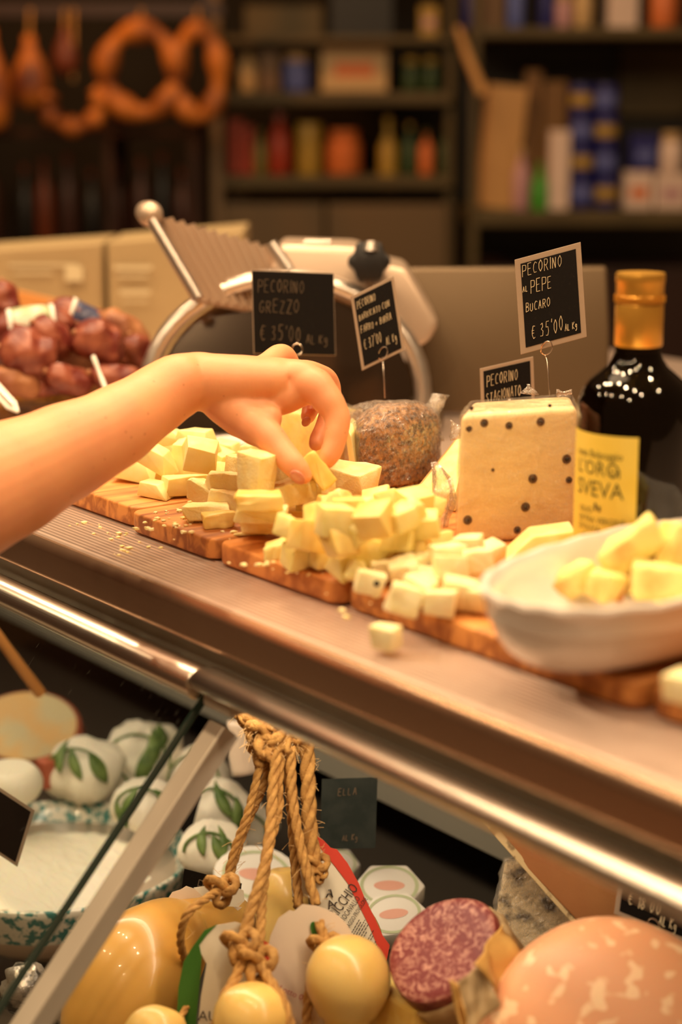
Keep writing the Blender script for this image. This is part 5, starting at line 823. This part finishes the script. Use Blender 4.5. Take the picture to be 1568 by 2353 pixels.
rope_parts(c3, [pd(815, 2205, 1.16), pd(845, 2235, 1.155), pd(872, 2280, 1.15), pd(890, 2340, 1.145)], .0030, 7)
# large printed tag
c5 = cacio('cheese behind the large red bordered tag', pd(850, 2200, 1.22)); blob(c5, 'cheese_body', [(830, 2090, 1.235, 8), (832, 2100, 1.235, 24), (835, 2150, 1.235, 44), (838, 2240, 1.235, 50), (838, 2340, 1.235, 40), (838, 2400, 1.235, 8)], 'cacio_ball'); rope_parts(c5, [pd(706, 1700, TW), pd(708, 1800, TW), pd(712, 1900, TW), pd(722, 1985, TW)], .0056, 3, 46); knot(c5, pd(726, 1990, TW-.002), .009, 9)
t5 = card_tag(c5, '', [(700, 1930), (722, 1930), (745, 1960), (770, 1990), (800, 2030), (825, 2080), (850, 2130), (870, 2180), (884, 2232), (862, 2234), (845, 2222), (800, 2170), (760, 2120), (710, 2060), (672, 2060), (668, 2000), (680, 1950)], 1.212, 'tag_white')
card_tag(t5, '', [(722, 1928), (726, 1918), (745, 1932), (760, 1948), (775, 1952), (800, 1985), (825, 2030), (838, 2062), (862, 2110), (880, 2150), (896, 2172), (884, 2235), (870, 2180), (850, 2130), (825, 2080), (800, 2030), (770, 1990), (745, 1960)], 1.2112, 'tag_red', 'red_border')
tagtext(t5, 'RICCHIO', 772, 2112, 1.2105, .0118, 53, sx=.62); tagtext(t5, 'CACIOCAVALLO', 779, 2136, 1.2105, .0062, 55, sx=.62); tagtext(t5, 'FORMAGGIO PROVOLONE', 793, 2150, 1.2105, .0050, 58, sx=.55); tagtext(t5, 'A', 755, 2090, 1.2105, .0095, 20)
Tm = basis(pd(765, 2055, 1.2105), RT, UP)
strokes(MB(), '', Tm, 0, 0, 1, 1); MB().tube([pd(750, 2062, 1.2104), pd(754, 2054, 1.2104), pd(760, 2054, 1.2104), pd(765, 2062, 1.2104), pd(760, 2044, 1.2104), pd(755, 2046, 1.2104)], .0005, 5).build('emblem', 'ink', t5)
m = MB()
rg = random.Random(4)
for k in range(13):
    u0, v0 = 800+k*3.6, 2158+k*5.2; n_ = rg.uniform(.7, 1)
    if k in (6, 9): continue
    a_ = pd(u0, v0, 1.2106); b_ = pd(u0+34*n_, v0-58*n_, 1.2106); d_ = (b_-a_); s_ = 0
    while s_ < .97: w_ = rg.uniform(.06, .14); q0 = a_+d_*s_; q1 = a_+d_*min(1, s_+w_); m.tube([q0, q1], .00032, 4); s_ += w_+.035
f = m.build('small_print', 'ink', t5)
knot(c5, pd(736, 2012, TW-.004), .005, 11); MB(basis(pd(728, 2052, 1.2), RT, UP)).lathe([(.0068, 0), (.0068, .0005)], 20).build('round_sticker', 'tag_white', t5)
# salami with peeled casing
ax = (RT*.55-UP*.50+AX*.67).normalized(); fc = pd(1013, 2178, 1.115); Ts = basis(fc, RT*.72+UP*.66+AX*.12, ax.cross(RT*.72+UP*.66).normalized()*1)
zz = Ts.to_3x3() @ Vector((0, 0, 1)); sg = 1 if zz.dot(ax) > 0 else -1
S_ = 1.115*KS/4200; p = thing('salami', 'cut salami with marbled red face in a peeled tan casing', 'salami', fc)
def srings(prof, sx=1.0, sy=.86, n=56, wob=.03): return [[Ts @ Vector((r*S_*sx*math.cos(a)*(1+wob*math.sin(3*a+1)), r*S_*sy*math.sin(a)*(1+wob*math.sin(2*a)), z*S_*sg)) for a in [2*math.pi*i/n for i in range(n)]] for r, z in prof]
MB().rings(srings([(1, -1), (60, -2), (110, -1), (133, 1), (138, 5)])).build('cut_face', 'salami_face', p, smooth=True)
MB().rings(srings([(138, 5), (141, 12), (142, 45), (141, 80), (140, 120)])).build('meat_side', 'salami_side', p, smooth='full')
def crinkle(R, amp, sc, seed):
    out = []
    for j, r_ in enumerate(R):
        c_ = sum(r_, Vector())/len(r_); out.append([q+(q-c_).normalized()*(amp*noise.noise(q*sc+Vector((seed, 0, 0)))+amp*.5*math.sin(i*1.9+j)) for i, q in enumerate(r_)])
    return out
R = srings([(147, 60), (150, 78), (148, 110), (144, 160), (140, 230), (132, 320), (90, 380), (20, 395)])
n = 56
for i in range(n):
    a = 2*math.pi*i/n; e = R[0][i]; lift = 45*max(0, -math.sin(a+.3+math.pi))-50*max(0, math.sin(a+.3+math.pi)); R[0][i] = e+zz*sg*(-lift*.9-4*math.sin(i*2.3))*S_
MB().rings(crinkle(R, .0016, 70, 4)).build('casing', 'casing', p, smooth='full', solid=.0008)
def flap(par, pts, m_, name, th=.0008, seed=1, n=7):
    """quad patch of four corners (u,v,dep) crinkled"""
    A_, B_, C_, D_ = [pd(*q) for q in pts]; nr = (B_-A_).cross(D_-A_).normalized(); m = MB(); N = 16
    V = [A_*(1-s)*(1-t)+B_*s*(1-t)+C_*s*t+D_*(1-s)*t+nr*(.003*math.sin(s*9+seed+t*3)+.0035*noise.noise(Vector((s*3+seed, t*3, 0)))) for t in [j/N for j in range(N+1)] for s in [i/N for i in range(N+1)]]
    m.add(V, [(j*(N+1)+i, j*(N+1)+i+1, (j+1)*(N+1)+i+1, (j+1)*(N+1)+i) for j in range(N) for i in range(N)]); return m.build(name, m_, par, smooth='full', solid=th)
flap(p, [(1090, 2215, 1.045), (1150, 2125, 1.10), (1226, 2200, 1.10), (1150, 2310, 1.055)], 'casing_gold', 'peeled_casing', seed=3); flap(p, [(1036, 2270, 1.045), (1105, 2215, 1.05), (1150, 2310, 1.05), (1070, 2380, 1.04)], 'casing', 'peeled_casing', seed=6); flap(p, [(1036, 2250, 1.038), (1052, 2262, 1.038), (1085, 2400, 1.03), (1062, 2400, 1.03)], 'casing_gold', 'casing_strip', seed=8)
# mortadella
mc = pd(1428, 2436, 1.04); S_ = 1.04*KS/4200; p = thing('mortadella', 'large pink mortadella with pale fat cubes at the lower right', 'mortadella', mc)
axm = (FW*.88+RT*.10-UPZ*.47).normalized(); Tm = basis(mc, RT, axm.cross(RT)); zm = 1 if (Tm.to_3x3() @ Vector((0, 0, 1))).dot(axm) > 0 else -1
def mr(prof, n=72): return [[Tm @ Vector((r*S_*math.cos(a)*(1+.015*math.sin(2*a)), r*S_*math.sin(a)*(1+.02*math.sin(3*a+.5)), z*S_*zm)) for a in [2*math.pi*i/n for i in range(n)]] for r, z in prof]
MB().rings(mr([(1, -42), (120, -36), (220, -24), (285, -4), (308, 22), (320, 60), (324, 120), (322, 170), (300, 240), (200, 270), (2, 275)])).build('meat', 'mortadella', p, smooth='full')
price_tag("black price tag reading € 18'00 al Kg behind the mortadella", [(1424, 2010), (1640, 2098), (1412, 2100)], [("€ 18'00", .12, .40, .30, .36), ("AL Kg", .46, .20, .24, .20)], (1.15, 1.15, 1.15), sleeve=.0035, r=.0004, pin=(1508, 2172, 1.10), loop=(1502, 2126, 1.145))
# big hard cheese slab
p = thing('hard_cheese', 'big brown-faced aged cheese slab with a pale edge in the case at the right', 'cheese', pd(1300, 2000, 1.15))
A_ = [pd(u, v, 1.21+(u-1105)*-.00005) for u, v in [(1085, 1862), (1338, 2128), (1345, 2200), (1640, 2240), (1700, 1930), (1200, 1780)]]; o5 = FW*.05+RT*.0
MB().add(A_+[q+o5 for q in A_], [tuple(range(6)), tuple(range(11, 5, -1))]+[(i, (i+1) % 6, 6+(i+1) % 6, 6+i) for i in range(6)]).build('cheese_body', 'slab_face', p, bevel=.002, smooth=True)
B_ = [pd(u, v, 1.205) for u, v in [(1080, 1858), (1322, 2130), (1345, 2124), (1104, 1862)]]; MB().add(B_+[q+FW*.05 for q in B_], [(0, 1, 2, 3), (7, 6, 5, 4), (0, 4, 5, 1), (1, 5, 6, 2), (2, 6, 7, 3), (3, 7, 4, 0)]).build('rind_edge', 'slab_rind', p, bevel=.001)
# mouldy wrapped cheese
p = thing('blue_cheese', 'grey mottled blue cheese piece in film behind the salami', 'cheese', pd(1220, 2100, 1.30)); V = [pd(u, v, 1.30+dd) for dd in (0, .09) for u, v in [(1166, 1978), (1200, 1975), (1330, 2110), (1260, 2250), (1130, 2160)]]
hull_film(V, 'cheese_body', p, 'mould', 2, amp=.002, infl=0); hull_film(V, 'plastic_film', p, 'film_heavy', 30, amp=.0035, infl=.0015)
# hexagonal labelled cheeses
def hexbox(u, v, dep, w, h, label, seed, hex_=True):
    dep_ = dep*KS; c = pd(u, v, dep); T = basis(c, RT+UP*.12*(seed % 3-1), UP*.8+AX*.6); t = thing('boxed_cheese', label, 'cheese', c, 0, 'white cheeses with round printed labels'); s_ = dep_/4200; n = 6 if hex_ else 24
    pts = [(w*s_*math.cos(2*math.pi*i/n), h*s_*math.sin(2*math.pi*i/n)) for i in range(n)]; z = (T.to_3x3() @ Vector((0, 0, 1))); e = 1 if z.dot(AX) < 0 else -1
    MB(T).prism(pts, -.03*e).build('wrapper', 'white_paper', t, bevel=.003, smooth=True); k = .0004*e
    MB(T).rings([[Vector((w*s_*r*math.cos(a), h*s_*r*math.sin(a), k)) for a in [2*math.pi*i/32 for i in range(32)]] for r in (.80, .70)], caps=False).build('label_ring', 'print_green', t); MB(T).add([Vector((w*s_*.42*math.cos(a), h*s_*.2*math.sin(a), k)) for a in [2*math.pi*i/20 for i in range(20)]], [tuple(range(20))]).build('label_centre', 'print_pink', t)
hexbox(895, 2035, 1.38, 85, 62, 'hexagonal white cheese with a pink and green label, right of the red-bordered tag', 1); hexbox(905, 2100, 1.34, 80, 60, 'lower hexagonal cheese half hidden by the salami', 2); hexbox(590, 2010, 1.42, 100, 76, 'labelled white cheese behind the ropes', 3, False); hexbox(775, 1985, 1.5, 55, 45, 'small white boxed cheese under the grey slate tag', 4)
# round wrapped cheeses with leaf print
def leafball(u, v, dep, rx, ry, label, seed):
    c = pd(u, v, dep); s_ = dep*KS/4200; t = thing('wrapped_mozzarella', label, 'cheese', c, 0, 'white wrapped cheeses with leaf decoration'); rg = random.Random(seed)
    m = MB(); T = Matrix.Translation(c); m.sphere((0, 0, 0), 1, 36, T @ Matrix.Diagonal((rx*s_*1.12, rx*s_*1.12, ry*s_*1.02, 1))); m.warp(lambda q: q+(q-c)*(.22*noise.noise((q-c)*38+Vector((seed, 0, 0)))-.05*abs(math.sin(6*math.atan2((q-c).y, (q-c).x)+seed)))); m.build('wrapper', 'wrap_white', t, smooth='full')
    def sph(az, el, k=1.05): d = (-FW*math.cos(az)+RT*math.sin(az))*math.cos(el); return c+Vector((d.x*rx*s_*k, d.y*rx*s_*k, math.sin(el)*ry*s_*k))
    for q in range(3):
        az, el, a = rg.uniform(-.8, .8), rg.uniform(.0, .9), rg.uniform(.6, 2.4); L, w = rg.uniform(.9, 1.3), rg.uniform(.13, .2); rows = []; dk = 1.19
        for j in range(9): s = j/8-.5; ww = w*(1-(2*s)**2)+.01; rows.append([sph(az+math.cos(a)*s*L-math.sin(a)*o*ww, el+math.sin(a)*s*L+math.cos(a)*o*ww, dk) for o in (-1, 0, 1)])
        MB().add([x for r_ in rows for x in r_], [(j*3+i, j*3+i+1, j*3+i+4, j*3+i+3) for j in range(8) for i in range(2)]).build('leaf', 'leaf_print', t, smooth='full', solid=.0006)
    MB().tube([sph(-.1+.75*math.cos(x)*1.1, .35+.62*math.sin(x), 1.17) for x in [math.radians(k) for k in range(-20, 201, 12)]], .0016, 6).build('printed_vine', 'leaf_print', t, smooth='full')
for i, a_ in enumerate([(190, 1770, 1.62, 85, 75, 'white wrapped cheese with green leaf, left of the three above the bowl'), (330, 1745, 1.68, 92, 85, 'tallest white wrapped cheese with leaves, behind the glass edge'), (335, 1850, 1.55, 70, 62, 'wrapped cheese directly behind the rim of the speckled bowl'), (455, 1790, 1.66, 70, 75, 'wrapped cheese with leaf just right of the divider bar'), (500, 1860, 1.55, 72, 72, 'wrapped cheese with green leaves behind the left rope'), (490, 1950, 1.46, 70, 60, 'wrapped cheese right of the bowl, above the small black tag'), (560, 1900, 1.60, 75, 60, 'wrapped cheese behind the pair of thin ropes'), (250, 1800, 1.66, 70, 62, 'wrapped cheese in the gap between the two tall ones')]): leafball(*a_, i+1)
# ricotta bowl
c = pd(120, 1962, 1.50); p = thing('ricotta_bowl', 'shallow teal speckled ceramic bowl full of white ricotta', 'bowl', (c.x, c.y, c.z-.075)); Tb2 = frame((c.x, c.y, c.z)); S_ = 1.50*KS/4200; rb_ = 322*S_
MB(Tb2).lathe([(rb_*.50, -.075), (rb_*.55, -.075), (rb_*.74, -.058), (rb_*.90, -.036), (rb_*.965, -.016)], 80).build('bowl_body', 'bowl_outside', p, smooth='full')
MB(Tb2).rings([[Vector((rb_*r*math.cos(a), rb_*r*math.sin(a), z)) for a in [2*math.pi*i/80 for i in range(80)]] for r, z in ((.90, -.036), (.965, -.017), (.99, -.006), (1.0, 0), (.985, .002), (.93, -.006), (.86, -.020), (.80, -.034))], caps=False).build('speckled_rim', 'bowl_spatter', p, smooth='full')
m = MB(Tb2); R = []
for j in range(26):
    r = max(.002, rb_*.86*(1-j/25)); R.append([Vector((r*math.cos(a), r*math.sin(a), -.022+.014*max(0, 1-(r/(rb_*.86))**2)**.8+.0022*noise.noise(Vector((r*math.cos(a)*60, r*math.sin(a)*120, 0))))) for a in [2*math.pi*i/80 for i in range(80)]])
tag(m.rings(R).build('ricotta', 'ricotta', None, smooth='full'), 'creamy white ricotta filling the teal speckled bowl', 'ricotta', None, 'stuff')
def slate(corners, dep, label, m_='slate_grey', txt=None, deps=None, s=.003): return price_tag(label, corners, txt or [], deps or (dep, dep, dep), sleeve=s, card=m_, ink='chalk_dim', r=.0005)
slate([(-60, 1770), (80, 1862), (-100, 1900)], 1.36, 'black price tag stuck in the ricotta, cut by the left edge', 'black_card'); slate([(740, 1790), (868, 1786), (735, 1952)], 1.36, 'grey slate price tag hanging behind the thick right rope', 'slate_grey', [("ELLA", .3, .76, .10, .36), ("AL Kg", .4, .12, .08, .3)], s=0)
slate([(424, 1996), (556, 2030), (416, 2056)], 1.30, 'small black price tag behind the knot of the big cheese', 'black_card', [("PEC", .26, .3, .45, .4)], s=0); slate([(440, 1795), (462, 1830), (412, 1900)], 1.5, 'narrow dark tag seen edge on behind the divider bar', 'black_card', s=0)
# wheel, white cheese, foil at the left
c = pd(60, 1668, 1.72); p = thing('orange_cheese', 'large mottled orange cheese wheel blurred at the upper left of the case', 'cheese', c); T = basis(c, RT, UP*.85+AX*.5); S_ = 1.72*KS/4200; z = T.to_3x3() @ Vector((0, 0, 1)); e = -1 if z.dot(AX) < 0 else 1
MB(T).lathe([(118*S_, 0), (126*S_, .003*e), (128*S_, .03*e), (124*S_, .035*e)], 64, T @ Matrix.Identity(4), 1, .72).build('rind', 'wheel_rind', p, smooth=True); MB(T).lathe([(117*S_, -.001*e), (110*S_, -.0016*e), (1*S_, -.0018*e)], 64, T @ Matrix.Identity(4), 1, .72).build('face', 'wheel_orange', p, smooth=True)
c = pd(20, 1800, 1.56); p = thing('soft_cheese', 'white rinded soft cheese with a red label edge left of the leaf-printed ones', 'cheese', c); MB().sphere(c, (.034, .034, .024), 32).warp(lambda q: Vector((q.x, q.y, c.z+max(-.017, min(.017, q.z-c.z))))).build('rind', 'wrap_white', p, smooth='full'); MB().box(tuple(pd(112, 1775, 1.60)), (.02, .02, .03)).build('red_label', 'wheel_rind', p, bevel=.003)
tag(MB().tube([pd(-20, 1440, 1.5), pd(30, 1510, 1.52), pd(92, 1592, 1.55)], [.005, .0055, .006], 12).build('wooden_spoon', 'orange_wood', None, smooth=True), 'wooden spoon handle behind the glass at the far left', 'spoon')
for i, (u, v, d, r, lab) in enumerate([(190, 2230, 1.28, 50, 'crinkled foil-wrapped piece left of the largest hanging cheese'), (150, 2310, 1.25, 62, 'crumpled foil wrap at the bottom left corner of the case'), (60, 2270, 1.32, 60, 'dark foil-wrapped piece under the speckled bowl')]):
    c = pd(u, v, d); m = MB().sphere(c, r*d*KS/4200, 30); m.warp(lambda q: q+(q-c)*(.35*noise.noise((q-c)*60+Vector((i*7, 0, 0)))+.2*noise.noise((q-c)*170))); tag(m.build('foil_package', 'foil', None, smooth='full'), lab, 'food package', 'foil packages at the bottom left')
c = pd(905, 2290, 1.10); tag(MB().box(tuple(pd(930, 2330, 1.14)), (.06, .03, .04)).build('cheese_box', 'ch_gold', None, bevel=.004), 'yellow corner of a package under the salami', 'package')
c = pd(950, 2350, 1.09); tag(MB().sphere(pd(945, 2375, 1.16), (.022, .022, .012), 20).build('olive_bowl_edge', 'black_plastic', None, smooth='full'), 'dark round object at the bottom edge under the salami', 'container')
tag(MB().tube(crom([pd(560, 1655, 1.5), pd(562, 1720, 1.5), pd(572, 1775, 1.5)], 4), .016, 20).build('hanging_flask', 'bowl_outside', None, smooth='full'), 'pale rounded thing behind the top knot near the divider bar', 'cheese')
